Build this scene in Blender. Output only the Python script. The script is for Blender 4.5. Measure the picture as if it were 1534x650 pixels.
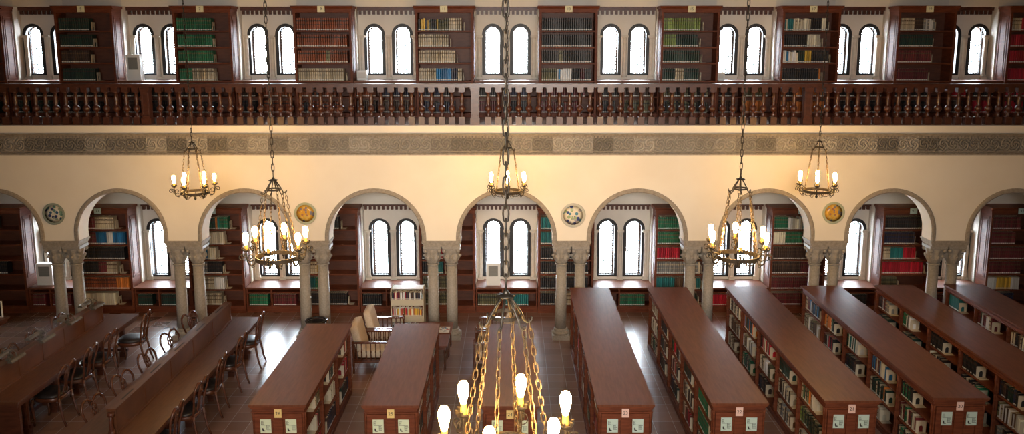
import bpy, math, random
from mathutils import Vector
R = math.radians
PI = math.pi
rnd = random.Random(7)
for o in list(bpy.data.objects):
    bpy.data.objects.remove(o)
SC = bpy.context.scene
COL = SC.collection

# ------------------------------------------------------------------ camera, world, lights, exposure
cam_d = bpy.data.cameras.new('camera')
cam = bpy.data.objects.new('camera', cam_d); COL.objects.link(cam)
cam.location = (0, 0, 5.6)
cam.rotation_euler = (R(90 - 9.45), 0, 0)
cam_d.sensor_width = 36; cam_d.lens = 1250 / 1534 * 36
cam_d.shift_y = -55 / 1534
cam_d.clip_start = 0.05; cam_d.clip_end = 200
SC.camera = cam
SC.view_settings.view_transform = 'Standard'
SC.view_settings.look = 'None'
SC.view_settings.gamma = 1
SC.view_settings.use_curve_mapping = False
SC.view_settings.exposure = 0.08
SC.cycles.use_denoising = True
SC.cycles.max_bounces = 8
SC.cycles.diffuse_bounces = 4
SC.cycles.transparent_max_bounces = 12
SC.cycles.sample_clamp_indirect = 8
SC.cycles.caustics_reflective = False
SC.cycles.caustics_refractive = False

SKY = 72.0
w = bpy.data.worlds.new('sky'); SC.world = w; w.use_nodes = True
bg = w.node_tree.nodes['Background']
bg.inputs[0].default_value = (0.80, 0.90, 1.0, 1); bg.inputs[1].default_value = SKY

def area(name, loc, rot, sx, sy, power, color, portal=False):
    l = bpy.data.lights.new(name, 'AREA'); l.shape = 'RECTANGLE'; l.size = sx; l.size_y = sy
    l.energy = power; l.color = color
    o = bpy.data.objects.new(name, l); COL.objects.link(o); o.location = loc; o.rotation_euler = rot
    if portal: l.cycles.is_portal = True
    else: l.spread = R(64)
    return o
# added fill lights standing in for unseen windows behind the camera, strongest at centre
for i in range(7):
    x = (i - 3) * 2.43
    area('window_daylight', (x, -2.3, 5.9), (R(78), 0, 0), 1.1, 1.3, (100, 62, 14, 2)[abs(i - 3)], (1.0, 0.96, 0.91))

# ------------------------------------------------------------------ materials
MATS = {}
def mat(name, col, rough=0.6, col2=None, scale=6.0, stretch=(1, 1, 1), detail=4, metal=0.0, bump=0.0,
        emit=None, estr=0.0, spec=0.5, coat=0.0, lo=0.35, hi=0.65):
    m = bpy.data.materials.new(name); m.use_nodes = True
    nt = m.node_tree; b = nt.nodes['Principled BSDF']
    b.inputs['Base Color'].default_value = (*col, 1)
    b.inputs['Roughness'].default_value = rough
    b.inputs['Metallic'].default_value = metal
    b.inputs['Specular IOR Level'].default_value = spec
    if coat: b.inputs['Coat Weight'].default_value = coat; b.inputs['Coat Roughness'].default_value = 0.25
    if emit:
        b.inputs['Emission Color'].default_value = (*emit, 1); b.inputs['Emission Strength'].default_value = estr
    if col2 or bump:
        tc = nt.nodes.new('ShaderNodeTexCoord'); mp = nt.nodes.new('ShaderNodeMapping')
        mp.inputs['Scale'].default_value = stretch
        nz = nt.nodes.new('ShaderNodeTexNoise'); nz.inputs['Scale'].default_value = scale; nz.inputs['Detail'].default_value = detail
        nt.links.new(tc.outputs['Object'], mp.inputs['Vector']); nt.links.new(mp.outputs[0], nz.inputs['Vector'])
        if col2:
            cr = nt.nodes.new('ShaderNodeValToRGB')
            cr.color_ramp.elements[0].color = (*col, 1); cr.color_ramp.elements[0].position = lo
            cr.color_ramp.elements[1].color = (*col2, 1); cr.color_ramp.elements[1].position = hi
            nt.links.new(nz.outputs['Fac'], cr.inputs[0]); nt.links.new(cr.outputs[0], b.inputs['Base Color'])
        if bump:
            bp = nt.nodes.new('ShaderNodeBump'); bp.inputs['Strength'].default_value = bump; bp.inputs['Distance'].default_value = 0.02
            nt.links.new(nz.outputs['Fac'], bp.inputs['Height']); nt.links.new(bp.outputs[0], b.inputs['Normal'])
    MATS[name] = m
    return m
M = MATS
mat('wood', (0.108, 0.028, 0.012), 0.55, (0.165, 0.046, 0.019), 5, (1, 1, 6), bump=0.02, spec=0.22)
mat('wood_top', (0.115, 0.036, 0.015), 0.44, (0.155, 0.050, 0.022), 4, (10, 1, 1), spec=0.3)
mat('wood_dark', (0.060, 0.017, 0.008), 0.42, (0.10, 0.030, 0.014), 6, (1, 1, 5))
mat('wood_rail', (0.050, 0.016, 0.009), 0.30, (0.080, 0.026, 0.014), 8, (1, 1, 3), coat=0.3)
mat('wood_table', (0.085, 0.030, 0.012), 0.40, (0.125, 0.046, 0.019), 4, (8, 1, 1), coat=0.1)
mat('wood_inside', (0.085, 0.026, 0.013), 0.55, (0.12, 0.038, 0.018), 5, (1, 1, 5))
mat('chair_wood', (0.070, 0.022, 0.010), 0.26, (0.11, 0.034, 0.016), 10, (1, 1, 2), coat=0.4)
mat('leather', (0.018, 0.015, 0.016), 0.35, (0.03, 0.025, 0.025), 18)
mat('plaster', (0.82, 0.74, 0.60), 0.85, (0.86, 0.785, 0.65), 1.4, detail=8, bump=0.05)
mat('plaster_white', (0.72, 0.66, 0.57), 0.85, (0.78, 0.73, 0.64), 2.2, detail=8, bump=0.05)
mat('stone', (0.26, 0.22, 0.17), 0.75, (0.36, 0.31, 0.245), 22, detail=8, bump=0.25)
mat('stone_pale', (0.62, 0.55, 0.45), 0.7, (0.70, 0.64, 0.54), 12, detail=6, bump=0.1)
mat('stone_shaft', (0.27, 0.24, 0.195), 0.6, (0.34, 0.305, 0.255), 30, detail=8, bump=0.1)
mat('brick', (0.10, 0.045, 0.03), 0.9, (0.15, 0.07, 0.045), 9)
mat('gallery_floor', (0.42, 0.38, 0.33), 0.22, (0.50, 0.46, 0.40), 5)
mat('iron', (0.030, 0.024, 0.018), 0.42, (0.055, 0.042, 0.028), 30, metal=0.6)
mat('bronze_iron', (0.016, 0.012, 0.008), 0.6, (0.028, 0.020, 0.012), 40, spec=0.3)
mat('bronze_chain', (0.060, 0.040, 0.020), 0.45, (0.10, 0.065, 0.03), 40, metal=0.5)
mat('window_iron', (0.016, 0.015, 0.016), 0.5)
mat('socket', (0.75, 0.48, 0.10), 0.4, emit=(1.0, 0.55, 0.10), estr=0.0)
mat('bulb', (1, 0.9, 0.7), 0.3, emit=(1.0, 0.56, 0.17), estr=330)
mat('fabric', (0.52, 0.41, 0.29), 0.9, (0.60, 0.48, 0.35), 60, bump=0.1)
mat('beige_metal', (0.60, 0.52, 0.38), 0.5)
mat('cart_metal', (0.50, 0.44, 0.32), 0.45)
mat('white_plastic', (0.80, 0.80, 0.76), 0.45)
mat('grey_plastic', (0.22, 0.22, 0.20), 0.6)
mat('black_gloss', (0.012, 0.012, 0.014), 0.18)
mat('lamp_metal', (0.10, 0.09, 0.065), 0.45, metal=0.2)
mat('sign_yellow', (0.72, 0.52, 0.20), 0.6)
mat('sign_pink', (0.74, 0.50, 0.42), 0.6)
mat('sign_cream', (0.74, 0.70, 0.46), 0.6)
mat('sign_blue', (0.46, 0.62, 0.60), 0.6)
mat('notice_green', (0.60, 0.66, 0.46), 0.6)
mat('notice_teal', (0.48, 0.60, 0.52), 0.6)
mat('ink', (0.02, 0.02, 0.02), 0.7)
mat('pages', (0.62, 0.52, 0.36), 0.85, (0.54, 0.44, 0.30), 60)
mat('label_white', (0.62, 0.60, 0.55), 0.6)

def glass_mat():
    m = bpy.data.materials.new('window_glass'); m.use_nodes = True; nt = m.node_tree
    nt.nodes.remove(nt.nodes['Principled BSDF']); out = nt.nodes['Material Output']
    t = nt.nodes.new('ShaderNodeBsdfTransparent'); t.inputs[0].default_value = (0.95, 0.97, 0.97, 1)
    g = nt.nodes.new('ShaderNodeBsdfGlossy'); g.inputs['Roughness'].default_value = 0.08
    mx = nt.nodes.new('ShaderNodeMixShader'); mx.inputs[0].default_value = 0.06
    nt.links.new(t.outputs[0], mx.inputs[1]); nt.links.new(g.outputs[0], mx.inputs[2]); nt.links.new(mx.outputs[0], out.inputs[0])
    M['glass'] = m
glass_mat()

def floor_mat():
    m = bpy.data.materials.new('floor_tiles'); m.use_nodes = True; nt = m.node_tree; b = nt.nodes['Principled BSDF']
    tc = nt.nodes.new('ShaderNodeTexCoord')
    br = nt.nodes.new('ShaderNodeTexBrick'); br.offset = 0.0; br.squash = 1.0
    br.inputs['Scale'].default_value = 1.0; br.inputs['Brick Width'].default_value = 0.30; br.inputs['Row Height'].default_value = 0.30
    br.inputs['Mortar Size'].default_value = 0.0035; br.inputs['Mortar Smooth'].default_value = 0.3
    br.inputs['Color1'].default_value = (0.200, 0.108, 0.076, 1); br.inputs['Color2'].default_value = (0.265, 0.148, 0.106, 1)
    br.inputs['Mortar'].default_value = (0.42, 0.36, 0.32, 1)
    nz = nt.nodes.new('ShaderNodeTexNoise'); nz.inputs['Scale'].default_value = 2.0; nz.inputs['Detail'].default_value = 1
    mx = nt.nodes.new('ShaderNodeMixRGB'); mx.blend_type = 'MULTIPLY'; mx.inputs[0].default_value = 0.4
    cr = nt.nodes.new('ShaderNodeValToRGB'); cr.color_ramp.elements[0].color = (0.62, 0.6, 0.58, 1); cr.color_ramp.elements[1].color = (1.2, 1.15, 1.1, 1)
    nt.links.new(tc.outputs['Object'], br.inputs['Vector']); nt.links.new(tc.outputs['Object'], nz.inputs['Vector'])
    nt.links.new(nz.outputs['Fac'], cr.inputs[0]); nt.links.new(br.outputs['Color'], mx.inputs[1]); nt.links.new(cr.outputs[0], mx.inputs[2])
    nt.links.new(mx.outputs[0], b.inputs['Base Color'])
    mr = nt.nodes.new('ShaderNodeMapRange'); mr.inputs['To Min'].default_value = 0.255; mr.inputs['To Max'].default_value = 0.255
    nt.links.new(nz.outputs['Fac'], mr.inputs[0]); nt.links.new(mr.outputs[0], b.inputs['Roughness'])
    b.inputs['Specular IOR Level'].default_value = 1.0
    nz2 = nt.nodes.new('ShaderNodeTexNoise'); nz2.inputs['Scale'].default_value = 9.0
    nt.links.new(tc.outputs['Object'], nz2.inputs['Vector'])
    b.inputs['Coat Weight'].default_value = 0.35; b.inputs['Coat Roughness'].default_value = 0.2
    M['floor'] = m
floor_mat()

def frieze_mat():
    # carved limestone blocks: every block its own tone, scroll relief by bump and painted shading
    m = bpy.data.materials.new('carved_frieze'); m.use_nodes = True; nt = m.node_tree; b = nt.nodes['Principled BSDF']
    b.inputs['Roughness'].default_value = 0.8
    tc = nt.nodes.new('ShaderNodeTexCoord'); sp = nt.nodes.new('ShaderNodeSeparateXYZ'); nt.links.new(tc.outputs['Object'], sp.inputs[0])
    dv = nt.nodes.new('ShaderNodeMath'); dv.operation = 'DIVIDE'; dv.inputs[1].default_value = 0.37; nt.links.new(sp.outputs[0], dv.inputs[0])
    fl = nt.nodes.new('ShaderNodeMath'); fl.operation = 'FLOOR'; nt.links.new(dv.outputs[0], fl.inputs[0])
    wn = nt.nodes.new('ShaderNodeTexWhiteNoise'); wn.noise_dimensions = '1D'; nt.links.new(fl.outputs[0], wn.inputs['W'])
    cr = nt.nodes.new('ShaderNodeValToRGB'); e = cr.color_ramp.elements
    e[0].color = (0.17, 0.155, 0.13, 1); e[1].color = (0.40, 0.37, 0.315, 1)
    nt.links.new(wn.outputs['Value'], cr.inputs[0])
    vo = nt.nodes.new('ShaderNodeTexVoronoi'); vo.inputs['Scale'].default_value = 14; vo.feature = 'SMOOTH_F1'
    nz = nt.nodes.new('ShaderNodeTexNoise'); nz.inputs['Scale'].default_value = 7; nz.inputs['Distortion'].default_value = 2.5; nz.inputs['Detail'].default_value = 2
    nt.links.new(tc.outputs['Object'], vo.inputs['Vector']); nt.links.new(tc.outputs['Object'], nz.inputs['Vector'])
    wv = nt.nodes.new('ShaderNodeMath'); wv.operation = 'SINE'
    ml = nt.nodes.new('ShaderNodeMath'); ml.operation = 'MULTIPLY'; ml.inputs[1].default_value = 45
    nt.links.new(nz.outputs['Fac'], ml.inputs[0]); nt.links.new(ml.outputs[0], wv.inputs[0])
    def mth(op, a, b=None):
        k = nt.nodes.new('ShaderNodeMath'); k.operation = op
        for i_, v in enumerate((a, b)):
            if v is None: continue
            if isinstance(v, (int, float)): k.inputs[i_].default_value = v
            else: nt.links.new(v, k.inputs[i_])
        return k.outputs[0]
    fr_ = mth('FRACT', mth('DIVIDE', sp.outputs[0], .185)); dx = mth('MULTIPLY', mth('SUBTRACT', fr_, .5), .185)
    dz = mth('SUBTRACT', sp.outputs[2], 3.755); rr_ = mth('SQRT', mth('ADD', mth('MULTIPLY', dx, dx), mth('MULTIPLY', dz, dz)))
    an = mth('ARCTAN2', dz, dx)
    sc_ = mth('SINE', mth('ADD', mth('MULTIPLY', rr_, 120), mth('ADD', mth('MULTIPLY', an, 3), mth('MULTIPLY', nz.outputs['Fac'], 9))))
    ad = nt.nodes.new('ShaderNodeMath'); ad.operation = 'ADD'; nt.links.new(sc_, ad.inputs[0]); nt.links.new(vo.outputs['Distance'], ad.inputs[1])
    bp = nt.nodes.new('ShaderNodeBump'); bp.inputs['Strength'].default_value = 0.9; bp.inputs['Distance'].default_value = 0.012
    nt.links.new(ad.outputs[0], bp.inputs['Height']); nt.links.new(bp.outputs[0], b.inputs['Normal'])
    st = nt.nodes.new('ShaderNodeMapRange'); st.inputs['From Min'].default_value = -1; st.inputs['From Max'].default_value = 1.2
    st.inputs['To Min'].default_value = 0.78; st.inputs['To Max'].default_value = 1.20; nt.links.new(ad.outputs[0], st.inputs[0])  # tone follows the carving: hollows painted darker, to deepen the relief
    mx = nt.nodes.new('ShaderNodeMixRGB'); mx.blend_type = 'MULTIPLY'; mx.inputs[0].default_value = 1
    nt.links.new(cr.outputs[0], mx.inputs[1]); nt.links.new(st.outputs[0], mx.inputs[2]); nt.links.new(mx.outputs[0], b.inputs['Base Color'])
    M['frieze'] = m
frieze_mat()

def plate_mat(name, ground, spots, rim, sc):
    m = bpy.data.materials.new(name); m.use_nodes = True; nt = m.node_tree; b = nt.nodes['Principled BSDF']
    b.inputs['Roughness'].default_value = 0.25
    tc = nt.nodes.new('ShaderNodeTexCoord')
    vo = nt.nodes.new('ShaderNodeTexVoronoi'); vo.inputs['Scale'].default_value = sc
    nt.links.new(tc.outputs['Object'], vo.inputs['Vector'])
    cr = nt.nodes.new('ShaderNodeValToRGB'); cr.color_ramp.interpolation = 'CONSTANT'
    sx = nt.nodes.new('ShaderNodeSeparateColor'); nt.links.new(vo.outputs['Color'], sx.inputs[0])
    el = cr.color_ramp.elements; n = len(spots)
    el[0].position = 0; el[0].color = (*spots[0], 1); el[1].position = 1 / n; el[1].color = (*spots[1], 1)
    for i in range(2, n):
        k = el.new(i / n); k.color = (*spots[i], 1)
    nt.links.new(sx.outputs[0], cr.inputs[0])
    lt = nt.nodes.new('ShaderNodeMath'); lt.operation = 'LESS_THAN'; lt.inputs[1].default_value = 0.52
    nt.links.new(vo.outputs['Distance'], lt.inputs[0])
    mx = nt.nodes.new('ShaderNodeMixRGB'); mx.inputs[1].default_value = (*ground, 1)
    nt.links.new(lt.outputs[0], mx.inputs[0]); nt.links.new(cr.outputs[0], mx.inputs[2])
    nt.links.new(mx.outputs[0], b.inputs['Base Color'])
    M[name] = m
    mat(name + '_rim', rim, 0.25)
plate_mat('plate_blue', (0.62, 0.60, 0.50), [(0.05, 0.12, 0.22), (0.12, 0.24, 0.22), (0.62, 0.60, 0.50), (0.04, 0.05, 0.14), (0.25, 0.30, 0.25)], (0.28, 0.32, 0.26), 17)
plate_mat('plate_yellow', (0.66, 0.36, 0.05), [(0.66, 0.34, 0.04), (0.22, 0.20, 0.24), (0.72, 0.45, 0.10), (0.40, 0.18, 0.10), (0.60, 0.42, 0.10)], (0.46, 0.48, 0.32), 22)
plate_mat('plate_white', (0.74, 0.68, 0.52), [(0.10, 0.26, 0.32), (0.74, 0.68, 0.52), (0.06, 0.08, 0.22), (0.34, 0.42, 0.22), (0.40, 0.36, 0.36)], (0.50, 0.48, 0.38), 16)

# ------------------------------------------------------------------ mesh builder
class MB:
    def __init__(s): s.v = []; s.f = []; s.m = []; s.mats = []; s.sm = []
    def mi(s, m):
        if m not in s.mats: s.mats.append(m)
        return s.mats.index(m)
    def face(s, pts, m, smooth=False):
        n = len(s.v); s.v.extend(pts); s.f.append(tuple(range(n, n + len(pts)))); s.m.append(s.mi(m)); s.sm.append(smooth)
    def raw(s, vs, fs, m, smooth=False):
        n = len(s.v); s.v.extend(vs); k = s.mi(m)
        for f in fs: s.f.append(tuple(i + n for i in f)); s.m.append(k); s.sm.append(smooth)
    def box(s, x0, x1, y0, y1, z0, z1, m):
        if x0 > x1: x0, x1 = x1, x0
        if y0 > y1: y0, y1 = y1, y0
        if z0 > z1: z0, z1 = z1, z0
        s.raw([(x0, y0, z0), (x1, y0, z0), (x1, y1, z0), (x0, y1, z0), (x0, y0, z1), (x1, y0, z1), (x1, y1, z1), (x0, y1, z1)],
              [(0, 3, 2, 1), (4, 5, 6, 7), (0, 1, 5, 4), (1, 2, 6, 5), (2, 3, 7, 6), (3, 0, 4, 7)], m)
        return s
    def lathe(s, prof, cx, cy, cz, m, seg=12, mod=None, smooth=True):
        vs = []; fs = []
        for (r, z) in prof:
            for k in range(seg):
                a = 2 * PI * k / seg; rr = r * (mod(a, z) if mod else 1)
                vs.append((cx + rr * math.cos(a), cy + rr * math.sin(a), cz + z))
        for i in range(len(prof) - 1):
            for k in range(seg):
                k2 = (k + 1) % seg
                fs.append((i * seg + k, i * seg + k2, (i + 1) * seg + k2, (i + 1) * seg + k))
        fs.append(tuple(range(seg - 1, -1, -1))); n = (len(prof) - 1) * seg; fs.append(tuple(range(n, n + seg)))
        s.raw(vs, fs, m, smooth); return s
    def tube(s, pts, r, m, seg=6, closed=False):
        pts = [Vector(p) for p in pts]; n = len(pts); rs = r if isinstance(r, (list, tuple)) else [r] * n
        vs = []; fs = []; up = None
        for i, p in enumerate(pts):
            if closed: t = pts[(i + 1) % n] - pts[i - 1]
            else: t = pts[min(i + 1, n - 1)] - pts[max(i - 1, 0)]
            if t.length < 1e-9: t = Vector((0, 0, 1))
            t.normalize()
            if up is None:
                up = Vector((0, 0, 1)) if abs(t.z) < 0.9 else Vector((1, 0, 0))
            a = up - t * up.dot(t)
            if a.length < 1e-4: a = t.orthogonal()
            a.normalize(); b = t.cross(a); up = a
            for k in range(seg):
                an = 2 * PI * k / seg; q = p + a * (rs[i] * math.cos(an)) + b * (rs[i] * math.sin(an)); vs.append(tuple(q))
        for i in range(n if closed else n - 1):
            j = (i + 1) % n
            for k in range(seg):
                k2 = (k + 1) % seg; fs.append((i * seg + k, i * seg + k2, j * seg + k2, j * seg + k))
        if not closed:
            fs.append(tuple(range(seg - 1, -1, -1))); fs.append(tuple(range((n - 1) * seg, n * seg)))
        s.raw(vs, fs, m, True); return s
    def prism(s, poly, axis, a0, a1, m, smooth=False):
        # poly: 2D points, extruded along axis ('x': poly=(y,z); 'y': poly=(x,z); 'z': poly=(x,y))
        def P(p, a):
            return (a, p[0], p[1]) if axis == 'x' else ((p[0], a, p[1]) if axis == 'y' else (p[0], p[1], a))
        n = len(poly); vs = [P(p, a0) for p in poly] + [P(p, a1) for p in poly]
        fs = [tuple(range(n)), tuple(range(2 * n - 1, n - 1, -1))] + [(i, i + n, (i + 1) % n + n, (i + 1) % n) for i in range(n)]
        s.raw(vs, fs, m, smooth); return s
    def mesh(s, name, recalc=True):
        me = bpy.data.meshes.new(name); me.from_pydata(s.v, [], s.f)
        for m in s.mats: me.materials.append(M[m])
        me.polygons.foreach_set('material_index', s.m); me.polygons.foreach_set('use_smooth', s.sm)
        me.update()
        if recalc:
            import bmesh
            b = bmesh.new(); b.from_mesh(me); bmesh.ops.recalc_face_normals(b, faces=b.faces[:]); b.to_mesh(me); b.free()
        return me
    def build(s, name, parent=None, recalc=True):
        return link(name, s.mesh(name, recalc), parent)

def link(name, me, parent=None):
    o = bpy.data.objects.new(name, me); COL.objects.link(o)
    if parent: o.parent = parent
    return o
def thing(name, label, cat, loc=(0, 0, 0), rz=0, group=None):
    o = bpy.data.objects.new(name, None); COL.objects.link(o); o.location = loc; o.rotation_euler = (0, 0, rz)
    o.empty_display_size = 0.1
    return tag(o, label, cat, group)
def tag(o, label=None, cat=None, group=None, kind=None):
    if label: o['label'] = label
    if cat: o['category'] = cat
    if group: o['group'] = group
    if kind: o['kind'] = kind
    return o
def dup(root, loc, rz, label, group=None):
    r = root.copy(); COL.objects.link(r); r.location = loc; r.rotation_euler = (0, 0, rz); r['label'] = label
    if group: r['group'] = group
    for ch in list(root.children):
        c = ch.copy(); COL.objects.link(c); c.parent = r
        for g in ch.children:
            d = g.copy(); COL.objects.link(d); d.parent = c
    return r
def S(o): return tag(o, kind='structure')

def text_mesh(txt, size, m, name):
    cu = bpy.data.curves.new(name, 'FONT'); cu.body = txt; cu.size = size; cu.align_x = 'CENTER'; cu.align_y = 'CENTER'; cu.extrude = 0.0006
    cu.resolution_u = 3
    t = bpy.data.objects.new(name, cu); COL.objects.link(t)
    dg = bpy.context.evaluated_depsgraph_get(); dg.update()
    me = bpy.data.meshes.new_from_object(t.evaluated_get(dg)); me.name = name
    bpy.data.objects.remove(t); bpy.data.curves.remove(cu)
    me.materials.clear(); me.materials.append(M[m])
    return me

def arch_panel(mb, x0, x1, z0, z1, yf, yb, ops, m, seg=20, mi=None):
    """wall slab with round-headed openings; ops = [(cx, halfwidth, zbottom, zspring)]"""
    mi = mi or m
    ops = sorted(ops); cur = x0
    def quad(xa, xb, za, zb):
        if xb - xa < 1e-5 or zb - za < 1e-5: return
        mb.face([(xa, yf, za), (xb, yf, za), (xb, yf, zb), (xa, yf, zb)], m)
        mb.face([(xa, yb, za), (xa, yb, zb), (xb, yb, zb), (xb, yb, za)], m)
    for (cx, hw, zb_, zs) in ops:
        quad(cur, cx - hw, z0, z1)
        quad(cx - hw, cx + hw, z0, zb_)
        pts = [(cx - hw * math.cos(PI * k / seg), zs + hw * math.sin(PI * k / seg)) for k in range(seg + 1)]
        for (xa, za), (xb, zb2) in zip(pts, pts[1:]):
            mb.face([(xa, yf, za), (xb, yf, zb2), (xb, yf, z1), (xa, yf, z1)], m)
            mb.face([(xa, yb, za), (xa, yb, z1), (xb, yb, z1), (xb, yb, zb2)], m)
            mb.face([(xa, yf, za), (xa, yb, za), (xb, yb, zb2), (xb, yf, zb2)], mi, True)
        for sx in (-1, 1):
            x = cx + sx * hw
            mb.face([(x, yf, zb_), (x, yb, zb_), (x, yb, zs), (x, yf, zs)], mi)
        if zb_ > z0 + 1e-5: mb.face([(cx - hw, yf, zb_), (cx + hw, yf, zb_), (cx + hw, yb, zb_), (cx - hw, yb, zb_)], mi)
        cur = cx + hw
    quad(cur, x1, z0, z1)
    mb.face([(x0, yf, z1), (x1, yf, z1), (x1, yb, z1), (x0, yb, z1)], m)
    mb.face([(x0, yf, z0), (x0, yb, z0), (x0, yb, z1), (x0, yf, z1)], m)
    mb.face([(x1, yf, z0), (x1, yb, z0), (x1, yb, z1), (x1, yf, z1)], m)

# ------------------------------------------------------------------ dimensions
AF, AB = 15.12, 15.48            # arcade wall faces
YB, YW1, YW2 = 16.75, 17.15, 17.40
GZ = 4.10                        # gallery floor
XW = 12.6
BC = [(-11.23, -10.08), (-9.03, -7.88), (-6.70, -5.55), (-4.32, -3.17), (-1.914, -.766),
      (.542, 1.69), (2.95, 4.10), (5.34, 6.49), (7.62, 8.77), (9.83, 10.98)]
NICHE = [(BC[i][1] + .02, BC[i + 1][0] - .02) for i in range(9)]
MID = [-10.68, -8.40, -6.11, -3.75, -1.318, 1.11, 3.54, 5.896, 8.14, 10.42]

# ------------------------------------------------------------------ the setting
mb = MB(); mb.box(-XW, XW, -2.6, YW1, -.2, 0, 'floor'); S(mb.build('floor'))
mb = MB(); mb.box(-XW, XW, -2.6, 17.9, 8.8, 9.0, 'wood_dark'); S(mb.build('ceiling'))
mb = MB(); mb.box(-XW - .2, -XW, -2.6, 17.9, 0, 8.8, 'stone'); S(mb.build('wall_left'))
mb = MB(); mb.box(XW, XW + .2, -2.6, 17.9, 0, 8.8, 'stone'); S(mb.build('wall_right'))
mb = MB(); mb.box(-XW, XW, -2.8, -2.6, 0, 8.8, 'stone'); S(mb.build('wall_rear'))
mb = MB(); mb.box(-XW, XW, AF + .004, YW1, 3.952, GZ - .012, 'plaster'); mb.box(-XW, XW, AF - .001, YW1, GZ - .012, GZ, 'gallery_floor'); o = mb.build('floor_gallery'); S(o)

# back wall: piers, lintels, niche backs with paired round-headed openings
LOW = dict(zb=.60, zs=1.655, hw=.228, dx=.287, sill=.545, top=2.235)
UPP = dict(zb=4.905, zs=5.74, hw=.218, dx=.287, sill=4.82, top=6.29)
mb = MB()
edges = [-XW] + [e for n in NICHE for e in n] + [XW]
for i in range(0, len(edges), 2):
    mb.box(edges[i], edges[i + 1], YW1, 17.72, 0, 8.8, 'plaster_white')
for (a, b) in NICHE:
    mb.box(a, b, YW1, 17.72, 0, .50, 'plaster_white')
    mb.box(a, b, YW1, 17.72, LOW['top'], 4.70, 'plaster_white')
    mb.box(a, b, YW1, 17.72, UPP['top'], 8.8, 'plaster')
    c = (a + b) / 2
    for L, z0 in ((LOW, .5), (UPP, 4.70)):
        arch_panel(mb, a, b, z0, L['top'], YW2, 17.50, [(c - L['dx'], L['hw'], L['zb'], L['zs']), (c + L['dx'], L['hw'], L['zb'], L['zs'])], 'plaster_white', 14, 'window_iron')
        arch_panel(mb, a, b, z0, L['top'], 17.56, 17.585, [(c - L['dx'], .130, L['zb'] + .04, L['zs'] + .01), (c + L['dx'], .130, L['zb'] + .04, L['zs'] + .01)], 'brick', 12)
S(mb.build('wall_back', recalc=False))

def arch_pts(cx, hw, zb, zs, seg=18):
    return [(cx - hw, zb)] + [(cx - hw * math.cos(PI * k / seg), zs + hw * math.sin(PI * k / seg)) for k in range(seg + 1)] + [(cx + hw, zb)]
def window_meshes(L):
    fr = MB(); p1 = arch_pts(0, L['hw'] - .001, L['zb'], L['zs']); p2 = arch_pts(0, L['hw'] - .066, L['zb'] + .04, L['zs'])
    for i in range(len(p1) - 1):
        a, b, c, d = p1[i], p1[i + 1], p2[i + 1], p2[i]
        y0, y1 = YW2 + .008, YW2 + .08
        fr.face([(a[0], y0, a[1]), (b[0], y0, b[1]), (c[0], y0, c[1]), (d[0], y0, d[1])], 'window_iron')
        fr.face([(d[0], y0, d[1]), (c[0], y0, c[1]), (c[0], y1, c[1]), (d[0], y1, d[1])], 'window_iron')
        fr.face([(a[0], y1, a[1]), (b[0], y1, b[1]), (c[0], y1, c[1]), (d[0], y1, d[1])], 'window_iron')
    fr.box(-L['hw'] + .002, L['hw'] - .002, YW2 + .008, YW2 + .08, L['zb'], L['zb'] + .04, 'window_iron')
    la = MB(); hw = L['hw'] - .058; y = YW2 + .075; st = .055
    n = int(hw / st)
    def hgt(x): return L['zs'] + math.sqrt(max(0, hw * hw - x * x))
    def hwd(z): return hw if z <= L['zs'] else math.sqrt(max(0, hw * hw - (z - L['zs']) ** 2))
    for k in range(-n, n + 1): la.box(k * st - .003, k * st + .003, y, y + .006, L['zb'] + .03, hgt(k * st), 'window_iron')
    z = L['zb'] + .06
    while z < L['zs'] + hw - .02:
        q = hwd(z); la.box(-q, q, y, y + .006, z - .003, z + .003, 'window_iron')
        for k in range(-n, n + 1):
            if abs(k * st) < q: la.box(k * st - .014, k * st + .014, y - .004, y + .008, z - .014, z + .014, 'window_iron')
        z += st
    gl = MB(); gl.face([(x, y + .02, z) for x, z in arch_pts(0, L['hw'] - .03, L['zb'] + .02, L['zs'])], 'glass')
    # colonnette at the jambs and between the lights
    co = MB(); yc = YW2 - .035; z0 = L['sill']; zt = L['zs'] - .02
    co.box(-.062, .062, yc - .03, YW2 + .01, z0, z0 + .05, 'stone_pale')
    co.lathe([(.056, .05), (.058, .075), (.046, .09), (.044, .11), (.040, .13), (.038, zt - z0 - .12), (.044, zt - z0 - .11), (.038, zt - z0 - .095), (.052, zt - z0 - .04)], 0, yc + .012, z0, 'stone_pale', 12)
    co.box(-.068, .068, yc - .035, YW2 + .01, zt - .045, zt, 'stone_pale')
    return [q.mesh(n) for q, n in ((fr, 'frame'), (la, 'lattice'), (gl, 'pane'), (co, 'colonnette'))]
def cornice_mesh(wd, ztop, name):
    cn = MB(); y0 = YW2 - .09
    cn.box(-wd / 2, wd / 2, y0, YW2, ztop - .07, ztop, 'wood_dark')
    n = int(wd / .088)
    for k in range(n):
        x = -wd / 2 + (k + .5) * wd / n
        cn.box(x - .026, x + .026, y0 + .03, YW2, ztop - .150, ztop - .07, 'wood_dark')
    return cn.mesh(name)
wi = 0
WINDOWS = []
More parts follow.
